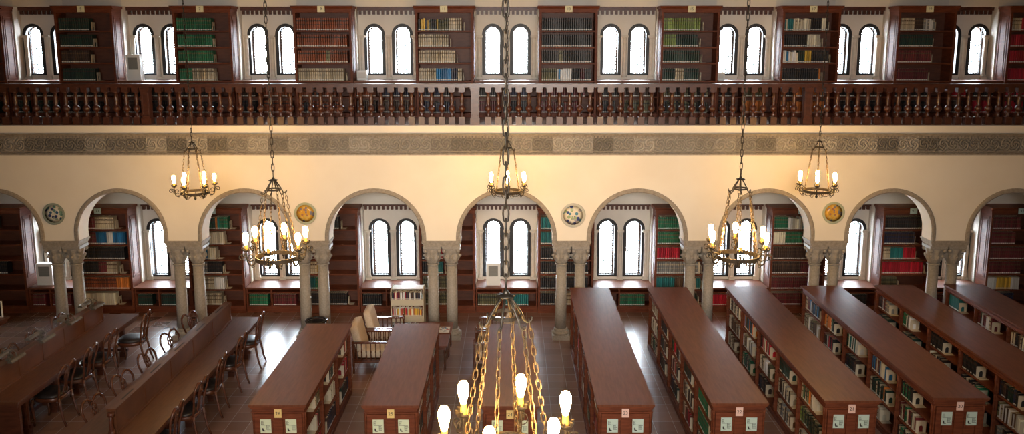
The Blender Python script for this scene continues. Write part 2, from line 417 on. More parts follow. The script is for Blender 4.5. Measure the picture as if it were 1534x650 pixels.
for L, nm in ((UPP, 'u'), (LOW, 'l')):
    fr, la, gl, co = window_meshes(L)
    for (a, b) in NICHE:
        wi += 1; c = (a + b) / 2
        e = bpy.data.objects.new('window_%d' % wi, None); COL.objects.link(e); e.location = (c, 0, 0); S(e)
        for s in (-1, 1):
            for me, n in ((fr, 'frame'), (la, 'lattice'), (gl, 'pane')):
                q = link(n, me, e); q.location.x = s * L['dx']
        for x in (-(b - a) / 2 + .075, 0, (b - a) / 2 - .075):
            q = link('colonnette', co, e); q.location.x = x
        cq = link('cornice', cornice_mesh(b - a - .004, L['top'] - .002, 'cornice'), e)
        area('window_portal', (c, 17.80, (L['zb'] + L['zs'] + L['hw']) / 2), (R(-90), 0, 0), 1.0, 1.6, 1, (1, 1, 1), portal=True)

# surrounds added on the solid, unseen rear wall to frame the fill lights
for i in range(7):
    x = (i - 3) * 2.43; t = MB()
    for s_ in (-1, 1):
        t.box(x + s_ * .56, x + s_ * .66, -2.6, -2.35, 5.15, 6.65, 'stone_pale'); t.box(x - .66, x + .66, -2.6, -2.35, 5.9 + s_ * .70 - .05, 5.9 + s_ * .70 + .05, 'stone_pale')
    wi += 1; S(t.build('window_%d' % wi))
# arcade wall
mb = MB(); IMP0, IMP1 = 1.83, 1.93
ARCH = []
for a, b in zip(MID, MID[1:]):
    cx = (a + b) / 2; hw = (b - a) / 2 - .355; ARCH.append((cx, hw, IMP1, 2.857 - hw))
arch_panel(mb, -XW, XW, IMP1, GZ - .012, AF, AB, ARCH, 'plaster', 32)
S(mb.build('wall_arcade', recalc=False))
tn = 0
for (cx, hw, z0, zs) in ARCH:
    t = MB(); prof = [(0, AF - .004), (0, AF - .025), (.022, AF - .035), (.060, AF - .028), (.078, AF - .014), (.078, AF + .01)]
    pp = []
    for k in range(-1, 34):
        if k == -1: d, base = (-1, 0), (cx - hw, z0)
        elif k == 33: d, base = (1, 0), (cx + hw, z0)
        else:
            an = PI * k / 32; d = (-math.cos(an), math.sin(an)); base = (cx + hw * d[0], zs + hw * d[1])
        pp.append([(base[0] + d[0] * o, y, base[1] + d[1] * o) for o, y in prof])
    n = len(prof); vs = [p for r in pp for p in r]
    t.raw(vs, [(i * n + j, i * n + j + 1, (i + 1) * n + j + 1, (i + 1) * n + j) for i in range(len(pp) - 1) for j in range(n - 1)], 'stone', False)
    tn += 1; S(t.build('trim_%d' % tn, recalc=False))
for c in MID:
    t = MB(); h = .362
    t.box(c - h, c + h, AF - .035, AB + .035, IMP1 - .028, IMP1 + .012, 'stone')
    t.box(c - h + .02, c + h - .02, AF - .018, AB + .018, IMP0 + .03, IMP1 - .028, 'stone')
    t.box(c - h + .035, c + h - .035, AF - .005, AB + .005, IMP0, IMP0 + .03, 'stone')
    tn += 1; S(t.build('trim_%d' % tn))
# carved frieze band
t = MB()
t.box(-XW, XW, AF - .030, AF + .02, 3.565, 3.945, 'frieze')
t.prism([(AF - .075, 3.952), (AF + .02, 3.952), (AF + .02, 3.90), (AF - .032, 3.90), (AF - .05, 3.92)], 'x', -XW, XW, 'stone')
t.prism([(AF - .032, 3.60), (AF - .055, 3.588), (AF - .055, 3.556), (AF + .02, 3.545), (AF + .02, 3.60)], 'x', -XW, XW, 'stone')
t.box(-XW, XW, AF - .040, AF, 3.868, 3.876, 'stone')
t.box(-XW, XW, AF - .040, AF, 3.618, 3.628, 'stone')
nd = int(2 * XW / .06)
for k in range(nd):
    x = -XW + (k + .5) * .06; t.box(x - .018, x + .018, AF - .045, AF, 3.880, 3.899, 'stone')
tn += 1; S(t.build('trim_%d' % tn))

# ------------------------------------------------------------------ columns
def column_meshes():
    b = MB(); b.box(-.165, .165, -.165, .165, 0, .095, 'stone_shaft')
    b.lathe([(.155, .095), (.163, .115), (.155, .140), (.128, .148), (.122, .160), (.136, .178), (.130, .196), (.110, .205)], 0, 0, 0, 'stone_shaft', 20)
    s = MB(); s.lathe([(.106, .203), (.106, .6), (.098, 1.44)], 0, 0, 0, 'stone_shaft', 20)
    c = MB(); c.lathe([(.100, 1.440), (.118, 1.448), (.120, 1.462), (.105, 1.470)], 0, 0, 0, 'stone_shaft', 20)
    md = lambda a, z: 1 + .10 * math.cos(8 * a) * max(0, math.sin((z - 1.47) / .30 * PI))
    c.lathe([(.100, 1.470), (.112, 1.50), (.140, 1.56), (.150, 1.60), (.132, 1.63), (.142, 1.69), (.165, 1.745), (.150, 1.775)], 0, 0, 0, 'stone_shaft', 48, md)
    for i in range(8):   # leaf tips and volutes
        a = 2 * PI * i / 8; r = .158
        c.lathe([(.004, -.03), (.022, -.02), (.028, 0), (.022, .02), (.004, .03)], r * math.cos(a), r * math.sin(a), 1.62, 'stone_shaft', 8)
    for i in range(4):
        a = PI / 4 + PI / 2 * i; r = .185
        c.lathe([(.006, -.04), (.032, -.028), (.040, 0), (.032, .028), (.006, .04)], r * math.cos(a), r * math.sin(a), 1.735, 'stone_shaft', 10)
    c.box(-.165, .165, -.165, .165, 1.775, 1.83, 'stone_shaft')
    return b.mesh('base'), s.mesh('shaft'), c.mesh('capital')
cb, cs, cc = column_meshes()
ordn = ['first', 'second', 'third', 'fourth', 'fifth', 'sixth', 'seventh', 'eighth', 'ninth', 'tenth', 'eleventh', 'twelfth', 'thirteenth',
        'fourteenth', 'fifteenth', 'sixteenth', 'seventeenth', 'eighteenth', 'nineteenth', 'twentieth', 'twenty-first', 'twenty-second', 'twenty-third', 'twenty-fourth', 'twenty-fifth', 'twenty-sixth', 'twenty-seventh', 'twenty-eighth']
nbr = {1: 'leftmost pair, behind the lamp-lit table', 2: 'second pair from left, behind the long divider table',
       3: 'third pair from left, behind the black bin', 4: 'fourth pair from left, beside the book cart',
       5: 'fifth pair from left, beside the centre arch', 6: 'sixth pair from left, behind the right chandelier', 7: 'seventh pair from left, below the right yellow plate', 8: 'rightmost pair, behind the outer dark bookcases'}
for i, c in enumerate(MID):
    if i in (0, 9): lab = None
    for s in (-1, 1):
        if i in (0, 9):
            lb = 'grey stone column of the pair beyond the %s edge of the view' % ('left' if i == 0 else 'right')
        else:
            lb = 'grey stone column, %s one of the %s' % ('left' if s < 0 else 'right', nbr[i])
        t = thing('stone_column', lb, 'column', (c + s * .177, 15.30, 0), 0, 'paired columns of the arcade')
        link('base', cb, t); link('shaft', cs, t); link('capital', cc, t)

# ------------------------------------------------------------------ balustrade
def baluster_mesh():
    b = MB(); z0 = GZ + .012
    b.box(-.056, .056, -.055, .055, z0, z0 + .135, 'wood_rail')
    b.lathe([(.040, .135), (.046, .148), (.026, .162), (.042, .185), (.022, .210), (.022, .222), (.042, .236), (.060, .262), (.066, .288), (.056, .315),
             (.030, .338), (.034, .350), (.028, .362), (.040, .40), (.035, .47), (.025, .555), (.040, .563), (.052, .578)], 0, 0, z0, 'wood_rail', 12)
    b.box(-.056, .056, -.055, .055, z0 + .578, z0 + .765 - .10, 'wood_rail')
    return b.mesh('baluster')
YR = 15.20
bal = thing('balustrade', 'long dark turned-wood balustrade along the edge of the upper gallery', 'balustrade', (0, YR, 0))
r = MB(); r.box(-XW, XW, -.085, .085, 4.80, 4.845, 'wood_rail'); r.box(-XW, XW, -.068, .068, 4.775, 4.80, 'wood_rail'); r.build('handrail', bal)
r = MB(); r.box(-XW, XW, -.06, .06, GZ, GZ + .012, 'wood_rail'); r.build('bottom_rail', bal)
zc_r = YR * .9864 + .164 * (5.6 - 4.5)
NEW = [(219.5 - 767) * zc_r / 1250, (711.5 - 767) * zc_r / 1250, (1209.5 - 767) * zc_r / 1250]
for x in NEW:
    n = MB()
    n.box(x - .085, x + .085, -.08, .08, GZ + .012, GZ + .13, 'wood_rail')
    n.box(x - .072, x + .072, -.07, .07, GZ + .13, GZ + .62, 'wood_rail')
    for q in (-.048, .048): n.box(x + q - .008, x + q + .008, -.078, -.07, GZ + .17, GZ + .58, 'wood_rail')
    for q in (.17, .57): n.box(x - .056, x + .056, -.078, -.07, GZ + q, GZ + q + .014, 'wood_rail')
    n.box(x - .085, x + .085, -.08, .08, GZ + .62, GZ + .675, 'wood_rail')
    n.build('newel_post', bal)
bm_ = baluster_mesh(); STEP = (NEW[1] - NEW[0]) / 32.6
xs = []
for a, b in ((NEW[0], NEW[1]), (NEW[1], NEW[2])):
    d = (b - a) / 32.6
    xs += [a + d * 1.3 + d * k for k in range(31)]
xs += [NEW[0] - STEP * 1.0 - STEP * k for k in range(14)]
xs += [NEW[2] + STEP * 1.0 + STEP * k for k in range(22)]
xr = [NEW[0] - STEP * 15 - STEP * k for k in range(14)] + [NEW[2] + STEP * 23 + STEP * k for k in range(12)]
for x in xs:
    q = link('baluster', bm_, bal); q.location.x = x
rest = MB()
for x in xr:
    if abs(x) < XW - .1:
        rest.box(x - .052, x + .052, -.05, .05, GZ + .03, GZ + .165, 'wood_rail'); rest.lathe([(.02, .165), (.05, .28), (.02, .34), (.03, .6)], x, 0, GZ, 'wood_rail', 6); rest.box(x - .052, x + .052, -.05, .05, GZ + .6, GZ + .698, 'wood_rail')
tag(rest.build('outer_balusters', bal), kind='stuff')

# ------------------------------------------------------------------ books: collected first, built last
BOOKC = {
 'black': (.012, .013, .015), 'dark green': (.010, .035, .025), 'green': (.012, .13, .06), 'light green': (.17, .24, .05),
 'red brown': (.22, .055, .020), 'maroon': (.11, .014, .018), 'red': (.42, .012, .030), 'beige': (.45, .38, .26), 'cream': (.66, .60, .46),
 'blue': (.012, .14, .32), 'navy': (.016, .020, .050), 'teal': (.012, .14, .145), 'brown': (.10, .055, .03), 'olive': (.12, .11, .055),
 'white': (.72, .71, .68), 'orange': (.55, .17, .03), 'yellow': (.60, .38, .05), 'grey': (.20, .20, .19), 'dark brown': (.045, .025, .018)}
for k, c in BOOKC.items():
    for tn__, f in ((0, 1.0), (1, .68), (2, 1.35)):
        mat('book ' + k + (' %d' % tn__ if tn__ else ''), tuple(min(.85, v * f) for v in c), 0.5)
BAND = {'red brown': 'book black', 'green': 'book olive', 'dark green': 'book dark brown', 'black': 'book dark brown', 'maroon': 'book brown', 'beige': 'book brown', 'navy': 'book dark brown', 'grey': 'book beige', 'dark brown': 'book brown', 'olive': 'book black', 'light green': 'book olive'}
BOOKS = []; ENDS = []
def add_run(kind, origin, L, cols, h, d, where, thick=(.03, .055), tags=True, stack_end=None, vary=.02, lean=False):
    """kind 'Y': spines face -Y, run along +X.  'L': spines face -X, run along -Y.  'R': spines face +X, run along -Y."""
    p = 0; n = 0
    tot = sum(c[1] for c in cols)
    segs = [(c[0], c[1] / tot) for c in cols]
    while True:
        f = p / L; acc = 0; colr = segs[-1][0]
        for c_, q in segs:
            acc += q
            if f < acc: colr = c_; break
        if isinstance(colr, tuple): cc_ = rnd.choice(colr); t = rnd.uniform(*thick); hh = h * rnd.uniform(.82, 1.0)
        else: cc_ = colr; t = (thick[0] + thick[1]) / 2; hh = h * (1 - rnd.uniform(0, vary))
        if p + t > L: break
        n += 1
        BOOKS.append(dict(kind=kind, o=origin, p=p, t=t, h=hh, d=d, c=cc_, where=where, n=n, tag=tags, tone=rnd.choice((0, 0, 1, 2))))
        p += t + .0008
    return p

# ------------------------------------------------------------------ wall bookcases
PLATE_U = {1: '5', 2: '7', 3: '9', 4: '11', 5: '13', 6: '15', 7: '17', 8: '19'}
PLATE_L = {1: '77', 2: '79', 3: '81', 4: '83', 5: '85', 6: '87', 7: '89', 8: '91', 9: '93'}
def wall_bookcase(i, x0, x1, z0, shelves, H, plate, smat, label, group, px=.5):
    t = thing('wall_bookcase', label, 'bookcase', ((x0 + x1) / 2, YB, z0), 0, group)
    w_ = (x1 - x0) / 2; D = YW1 - YB - .004
    b = MB(); th = .045
    b.box(-w_, -w_ + th, 0, D, 0, H - .10, 'wood'); b.box(w_ - th, w_, 0, D, 0, H - .10, 'wood')
    b.box(-w_ + th, w_ - th, D - .015, D, .05, H - .10, 'wood_inside')
    b.box(-w_ + th, w_ - th, 0, D - .015, shelves[0] - .028, shelves[0], 'wood')
    b.box(-w_ + th, w_ - th, 0, D - .015, H - .13, H - .10, 'wood')
    b.build('carcass', t)
    for s in (-1, 1):   # raised panel mouldings on both flanks
        b = MB()
        xa = s * w_; xb = s * (w_ + .010)
        for (y0, y1, za, zb) in ((.05, .075, .75, H - .2), (D - .075, D - .05, .75, H - .2), (.05, D - .05, .75, .775), (.05, D - .05, H - .225, H - .2), (.11, D - .11, .82, H - .27)):
            b.box(xa, xb, y0, y1, za, zb, 'wood')
        b.build('side_panel', t)
    b = MB(); b.box(-w_ - .006, w_ + .006, -.012, D, 0, shelves[0] - .028, 'wood'); b.build('plinth', t)
    b = MB(); b.box(-w_ - .012, w_ + .012, -.015, D, H - .10, H - .055, 'wood'); b.prism([(-.02, H - .055), (-.055, H - .02), (-.055, H), (D, H), (D, H - .055)], 'x', -w_ - .035, w_ + .035, 'wood')
    b.build('cornice', t)
    for z in shelves[1:]:
        b = MB(); b.box(-w_ + th, w_ - th, .012, D - .015, z - .028, z, 'wood'); b.build('shelf', t)
    if plate:
        b = MB(); b.box(-.072, .072, -.066, -.056, H - .125, H - .005, smat); q = b.build('number_sign', t); q.location.x = px
        tm = link('numeral', text_mesh(plate, .075, 'ink', 'numeral'), q); tm.location = (0, -.067, H - .065); tm.rotation_euler = (R(90), 0, 0)
    return t
US = [.08, .40, .72, 1.075, 1.39, 1.71]
LS = [.157, .50, .83, 1.14, 1.46, 1.78]
posn = ['cut by the left edge', 'second from left', 'third from left', 'fourth from left', 'fifth from left', 'sixth from left', 'seventh from left', 'third from right', 'second from right', 'cut by the right edge']
UPPER = {  # rows from the top: list of (colour, share); None = empty; second item = filled length share
 0: [(.5, [('black', 1)]), (.6, [('dark green', 1)]), (.5, [('black', 1)]), (.6, [('black', 1)])],
 1: [(.60, [('dark green', 1)]), (.62, [('dark green', 1)]), (.55, [('dark brown', 1)]), (.63, [('dark green', 1)])],
 2: [(.66, [('green', 1)]), (.66, [('green', 1)]), (.66, [('green', 1)]), (.66, [('green', .35), ('beige', .65)])],
 3: [(1.0, [('red brown', 1)]), (.96, [('red brown', 1)]), (.97, [('red brown', .52), ('olive', .09), ('red brown', .39)]), (.9, [('beige', 1)])],
 4: [(.86, [(('black', 'olive', 'yellow'), .55), ('olive', .12), ('beige', .33)]), (.6, [('beige', 1)]), (.72, [('beige', 1)]), (.84, [('beige', .38), ('blue', .34), ('navy', .14), ('beige', .14)])],
 5: [(.97, [('black', 1)]), (.98, [('black', 1)]), (.98, [('black', .3), ('olive', .1), ('black', .6)]), (.97, [('olive', .28), (('white', 'blue'), .12), ('white', .18), ('black', .16), ('maroon', .12), ('black', .16)])],
 6: [(.74, [('light green', 1)]), (.70, [('light green', .3), ('dark green', .7)]), (.74, [('dark green', .92), ('cream', .08)]), (.73, [('dark green', .3), ('beige', .24), ('dark green', .46)])],
 7: [(.84, [(('teal', 'cream'), .18), (('cream', 'beige'), .42), ('black', .2), ('cream', .1), ('black', .1)]), (.74, [('black', .6), ('cream', .4)]), (.9, [(('white', 'cream', 'white', 'blue'), .3), ('dark green', .15), ('yellow', .15), ('black', .4)]), (.77, [('black', .9), ('orange', .1)])],
 8: [(.68, [('beige', .4), ('dark brown', .25), (('white', 'grey'), .35)]), (.66, [('dark green', 1)]), (.66, [('maroon', 1)]), (.63, [('maroon', 1)])],
 9: [(.5, [('beige', .4), ('red', .6)]), (.6, [('red', 1)]), (.6, [('red', 1)]), (.6, [('red', 1)])],
}
ULOWC = {0: 'dark green', 1: 'black', 2: 'black', 3: 'red brown', 4: 'navy', 5: 'maroon', 6: 'olive', 7: 'orange', 8: 'black', 9: 'red'}
LOWER = {  # start share, fill share
 0: [(0, .55, [('maroon', .6), ('dark brown', .4)]), (0, .45, [('dark brown', 1)]), (0, .35, [('black', 1)]), (0, .7, [('black', 1)]), None, None],
 1: [(0, .75, [('maroon', .45), ('beige', .55)]), (0, .97, [('maroon', .36), ('blue', .2), ('white', .14), ('blue', .3)]), (0, .93, [('black', 1)]), (0, .78, [('black', .45), ('maroon', .2), ('beige', .35)]), (0, .96, [('red brown', .7), ('orange', .3)]), (0, .7, [('cream', 1)])],
 2: [(0, .78, [('black', .35), (('green', 'dark green'), .25), ('orange', .07), ('teal', .08), ('green', .25)]), (0, .66, [('black', .5), ('cream', .5)]), (.2, .3, [('blue', .4), ('cream', .6)]), (.1, .5, [('grey', .4), ('black', .6)]), (.05, .58, [('beige', .6), ('white', .4)]), (.1, .48, [('beige', 1)])],
 3: [(.3, .4, [('dark green', .5), ('cream', .2), ('black', .3)]), None, (0, .30, [('maroon', .5), ('red', .5)]), (0, .34, [('beige', .6), ('yellow', .4)]), (0, .32, [('teal', .4), ('green', .6)]), (0, .8, [('black', 1)])],
 4: [(0, .4, [('black', 1)]), (0, .3, [('black', 1)]), (0, .42, [('black', .5), ('teal', .3), ('red', .2)]), (0, .44, [('black', .6), ('teal', .4)]), (0, .5, [('olive', 1)]), (0, .5, [('olive', 1)])],
 5: [(0, .9, [('teal', 1)]), (0, .9, [('teal', .6), ('dark green', .4)]), (0, .95, [('black', 1)]), (0, .95, [('black', 1)]), (0, .95, [('black', 1)]), (0, .85, [('black', .3), ('beige', .5), ('olive', .2)])],
 6: [(0, .8, [('green', 1)]), (0, .8, [('green', 1)]), (0, .9, [('red', .5), ('dark green', .5)]), (0, .88, [('grey', .9), ('cream', .1)]), (0, .9, [('teal', .4), ('brown', .3), (('teal', 'cream'), .3)]), (0, .85, [('dark green', 1)])],
 7: [(0, .85, [('green', .3), (('white', 'cream'), .35), ('teal', .35)]), (0, .85, [('cream', .25), ('green', .4), ('dark brown', .35)]), (0, .9, [('dark brown', 1)]), (0, .9, [('dark brown', .6), ('maroon', .4)]), (0, .9, [('maroon', .8), ('cream', .2)]), (0, .85, [('maroon', 1)])],
 8: [(0, .78, [('black', 1)]), (0, .62, [('navy', 1)]), (0, .66, [('beige', .24), ('teal', .36), ('red', .4)]), (0, .86, [('red', 1)]), (0, .36, [('olive', 1)]), (0, .3, [('maroon', 1)])],
 9: [(0, .6, [('maroon', 1)]), (0, .5, [('maroon', 1)]), (0, .8, [('maroon', 1)]), (0, .66, [('maroon', 1)]), (0, .7, [('white', .25), ('yellow', .45), ('white', .3)]), (0, .6, [('navy', 1)])],
}
LU = ['cut by the left picture edge, dark volumes', 'half filled with dark green volumes', 'half filled with bright green volumes', 'filled with red-brown volumes',
      'with beige and blue volumes', 'filled with black volumes in the centre', 'with light green top row', 'with mixed cream and black volumes', 'with maroon volumes on two rows', 'cut by the right picture edge, red volumes']
LD = ['nearly empty, cut by the left picture edge', 'with a blue row and an orange row', 'seen through the third arch from left', 'mostly empty, left of the fourth arch window',
      'empty right half, left of the middle window', 'with teal top rows, right of the middle window', 'with green top rows and a red set', 'with dark rows marked in red', 'with a navy row and two red rows', 'with maroon rows, cut by the right picture edge']
rown = ['top', 'second', 'third', 'fourth', 'fifth', 'bottom']
for i, (x0, x1) in enumerate(BC):
    pu = PLATE_U.get(i); pl = PLATE_L.get(i)
    lu = '%s gallery bookcase from left' % ordn[i]
    ll = '%s arcade bookcase from left' % ordn[i]
    wall_bookcase(i, x0, x1, GZ, US, 2.19, pu, 'sign_cream', 'brown wooden bookcase on the gallery, %s' % LU[i], 'bookcases between the gallery windows', 0)
    wall_bookcase(i, x0, x1, 0, LS, 2.25, pl, 'sign_blue', 'brown wooden bookcase behind the arcade, %s' % LD[i], 'bookcases behind the arcade', 0)
    X0 = x0 + .05; LL = x1 - x0 - .10
    for r_, (fill, cols) in enumerate(UPPER[i]):
        z = GZ + US[5 - r_]
        add_run('Y', (X0, YB + .05, z), LL * fill, cols, .245, .18, '%s shelf, %s' % (rown[r_], lu))
        if fill < .93 and i > 0: ENDS.append((X0 + LL * fill + .012, YB + .05, z, 'Y', 'small metal bookend on the %s shelf of the %s' % (rown[r_], lu)))
    for r_ in (4, 5):
        z = GZ + US[5 - r_]
        add_run('Y', (X0, YB + .05, z), LL * rnd.uniform(.6, .95), [((ULOWC[i], ULOWC[i], 'black', ULOWC[i]), 1)], .24, .18, '%s shelf, %s' % (rown[r_], lu))
    for r_, row in enumerate(LOWER[i]):
        if not row: continue
        s_, fill, cols = row; z = LS[5 - r_]
        add_run('Y', (X0 + LL * s_, YB + .05, z), LL * fill, cols, .255, .18, '%s shelf, %s' % (rown[r_], ll))
        if fill + s_ < .93: ENDS.append((X0 + LL * (s_ + fill) + .012, YB + .05, z, 'Y', 'small metal bookend on the %s shelf of the %s' % (rown[r_], ll)))

# low bookcases under the windows
LOWB = {0: ['maroon', 'maroon'], 1: ['dark green', 'dark green'], 2: ['green', 'maroon'], 3: ['black', None], 4: ['olive', 'teal'], 5: ['green', 'green'], 6: ['red', 'green'], 7: ['grey', 'black'], 8: ['maroon', 'red']}
for i, (a, b) in enumerate(NICHE):
    a -= .015; b += .015
    lv = ['%s gallery window from left' % ordn[i], '%s arcade window from left' % ordn[i]]
    for up in (1, 0):
        z0 = GZ if up else 0; H = .72 if up else .545; sh = [.08, .40] if up else [.14, .43]
        t = thing('low_bookcase', 'low wooden bookcase under the %s' % (lv[0] if up else lv[1]), 'bookcase', ((a + b) / 2, YB + .03, z0), 0, 'low bookcases under the windows')
        w_ = (b - a) / 2 - .006; D = YW1 - YB - .034
        m_ = MB(); m_.box(-w_, -w_ + .03, 0, D, 0, H - .035, 'wood'); m_.box(w_ - .03, w_, 0, D, 0, H - .035, 'wood'); m_.box(-.015 - .08, .015 - .08, 0, D, .05, H - .035, 'wood')
        m_.box(-w_ + .03, w_ - .03, D - .012, D, .05, H - .035, 'wood_inside'); m_.box(-w_, w_, -.008, D, 0, sh[0] - .02, 'wood'); m_.build('carcass', t)
        for z in sh:
            q = MB(); q.box(-w_ + .03, w_ - .03, .008, D - .012, z - .02, z, 'wood'); q.build('shelf', t)
        q = MB(); q.box(-w_, w_, -.025, D + .24, H - .035, H, 'wood_top'); q.build('counter', t)
        cols = LOWB[i]
        loc = 'low bookcase under %s' % (lv[0] if up else lv[1])
        segs = [(a + .045, (a + b) / 2 - .10), ((a + b) / 2 - .06, b - .045)]
        for k, (sa, sb) in enumerate(segs):
            if up:
                for j, z in enumerate(sh):
                    cc_ = rnd.choice([ULOWC[i], 'black', ULOWC[i + 1], 'dark brown'])
                    add_run('Y', (sa, YB + .07, z0 + z), (sb - sa) * rnd.uniform(.7, .95), [(cc_, 1)], .24, .18, '%s %s shelf, %s' % (['left', 'right'][k], ['bottom', 'top'][j], loc))
            elif cols[k]:
                add_run('Y', (sa, YB + .07, sh[0]), (sb - sa) * rnd.uniform(.75, .92), [(cols[k], 1)], .235, .18, '%s half, %s' % (['left', 'right'][k], loc))

# ------------------------------------------------------------------ double-sided floor bookcases
FN = {'26': 'first', '25': 'second', '24': 'third', '23': 'fourth', '22': 'fifth', '21': 'sixth', '20': 'seventh', 'bookcase right of 20': 'eighth', 'rightmost bookcase': 'ninth'}
def floor_bookcase(num, x0, y0, y1, label, notice, signm, side):
    W = .72; cx = x0 + W / 2; n = 5 if y1 - y0 > 4 else 3
    t = thing('floor_bookcase', label, 'bookcase', (cx, y0, 0), 0, 'double-sided floor bookcases'); Lh = y1 - y0
    w_ = W / 2 - .035; ya, yb = .045, Lh - .045
    q = MB(); q.box(-W / 2, W / 2, 0, Lh, 1.122, 1.15, 'wood_top')
    q.prism([(-W / 2 + .005, 1.122), (W / 2 - .005, 1.122), (W / 2 - .03, 1.095), (-W / 2 + .03, 1.095)], 'y', .008, Lh - .008, 'wood')
    q.build('top', t)
    q = MB(); q.box(-w_ - .002, w_ + .002, ya - .006, yb + .006, 1.045, 1.095, 'wood')
    q.box(-w_ - .016, w_ + .016, ya - .021, yb + .021, 1.035, 1.047, 'wood'); q.build('frieze_board', t)
    q = MB(); q.box(-w_ - .012, w_ + .012, ya - .014, yb + .014, 0, .07, 'wood'); q.box(-w_, w_, ya, yb, .07, .10, 'wood'); q.build('plinth', t)
    q = MB(); q.box(-.012, .012, ya + .03, yb - .03, .10, 1.035, 'wood_inside'); q.build('back_panel', t)
    for z in (.43, .76):
        q = MB(); q.box(-w_ + .012, w_ - .012, ya + .03, yb - .03, z - .022, z, 'wood'); q.build('shelf', t)
    for (y, s) in ((ya, -1), (yb, 1)):
        q = MB(); yo = y; yi = y - s * .032
        q.box(-w_, w_, yo, yi, .10, 1.035, 'wood')
        for xa in (-w_ + .03, -.055, w_ - .105): q.box(xa, xa + (.075 if xa != -.055 else .11), yo - s * .001, yo + s * .020, .20, .95, 'wood')
        q.box(-w_ + .03, w_ - .03, yo - s * .001, yo + s * .020, .95, 1.02, 'wood'); q.box(-w_ + .03, w_ - .03, yo - s * .001, yo + s * .020, .12, .20, 'wood')
        for (xa, xb) in ((-w_ + .125, -.075), (.075, w_ - .125)): q.box(xa, xb, yo, yo + s * .010, .225, .925, 'wood')
        for xs_ in (-w_ + .012, w_ - .012):
            q.lathe([(.016, .10), (.016, .16), (.012, .18), (.012, .93), (.017, .95), (.017, 1.02), (.012, 1.035)], xs_, yo + s * .004, 0, 'wood', 8)
        q.build('end_panel', t)
    bl = (yb - ya - .06) / n
    for k in range(n + 1):
        y = ya + .03 + k * bl
        for s in (-1, 1):
            q = MB()
            if 0 < k < n: q.box(0, s * (w_ - .02), y - .011, y + .011, .10, 1.035, 'wood')
            q.box(s * (w_ - .028), s * (w_ - .004), y - .026, y + .026, .07, 1.035, 'wood')
            q.lathe([(.022, .10), (.022, .2), (.012, .215), (.017, .24), (.013, .26), (.018, .5), (.013, .70), (.020, .72), (.010, .735), (.018, .75), (.014, .90), (.020, .93), (.020, 1.035)], s * (w_ - .002), y, 0, 'wood', 8)
            q.build('post', t)
    if num and num.isdigit():
        b = MB(); b.box(-.045, .045, -.004, 0, .975, 1.092, signm); sg = b.build('number_sign', t); sg.location = (0, ya - .022, 0)
        tm = link('numeral', text_mesh(num, .062, 'ink', 'numeral'), sg); tm.location = (0, -.005, 1.030); tm.rotation_euler = (R(90), 0, 0)
        for s in (-1, 1):
            b = MB(); b.box(-.068, .068, -.003, 0, .775, .955, notice)
            c = b.build('notice', t); c.location = (s * .158, ya - .024, 0)
            b = MB()
            rr = random.Random(s * 31 + int(num)); b.box(-.055, .055, -.0045, -.0035, .876, .879, 'ink'); b.box(-.055, -.052, -.0045, -.0035, .876, .929, 'ink'); b.box(.010, .013, -.0045, -.0035, .813, .879, 'ink')
            for k in range(4): b.box(-.055, -.055 + rr.uniform(.02, .035), -.0045, -.0035, .925 - k * .013, .929 - k * .013, 'ink')
            for k in range(5): b.box(.010, .010 + rr.uniform(.03, .05), -.0045, -.0035, .865 - k * .013, .869 - k * .013, 'ink')
            b.build('printed_text', c); b = MB(); b.prism([(-.045, .838), (-.032, .838), (-.027, .812), (-.008, .806), (-.008, .796), (-.038, .796), (-.045, .815)], 'y', -.0045, -.0035, 'ink')
            b.build('printed_mark', c)
    # book runs
    nm = FN[num] + ' floor bookcase from left'
    tiers = {0: ('bottom', .10), 1: ('middle', .43), 2: ('top', .76)}
    if side == 0: return t
    for k in range(n):
        yfar = y1 - .045 - .03 - (n - 1 - k) * bl if False else y0 + ya + .03 + (k + 1) * bl - .035
        bay = ordn[n - 1 - k]
        for ti, (tn_, z) in tiers.items():
            key = (num, n - 1 - k, ti)
            fill, cols = FG.get(key, (rnd.uniform(.42, .66), [(rnd.choice(MIX), 1)]))
            if fill <= 0: continue
            Lr = (bl - .07) * fill; d = .165
            xo = cx - w_ + .035 if side < 0 else cx + w_ - .035
            where = '%s shelf, %s bay, %s' % (tn_, bay, nm)
            p = add_run('L' if side < 0 else 'R', (xo, yfar, z), Lr, cols, .235, d, where, (.022, .050))
            ENDS.append((xo, yfar - p - .006, z, 'L' if side < 0 else 'R', 'beige bookend, %s shelf, %s bay from the wall, %s' % (tn_, bay, nm)))
    return t
A_ = ('beige', 'dark brown', 'brown', 'cream', 'grey', 'black'); B_ = ('dark green', 'green', 'black', 'beige'); C_ = ('maroon', 'brown', 'red', 'cream', 'black')
D_ = ('black', 'dark green', 'navy', 'dark brown'); E_ = ('cream', 'beige', 'white', 'olive', 'brown')
MIX = [A_, B_, C_, D_, E_, D_, A_]
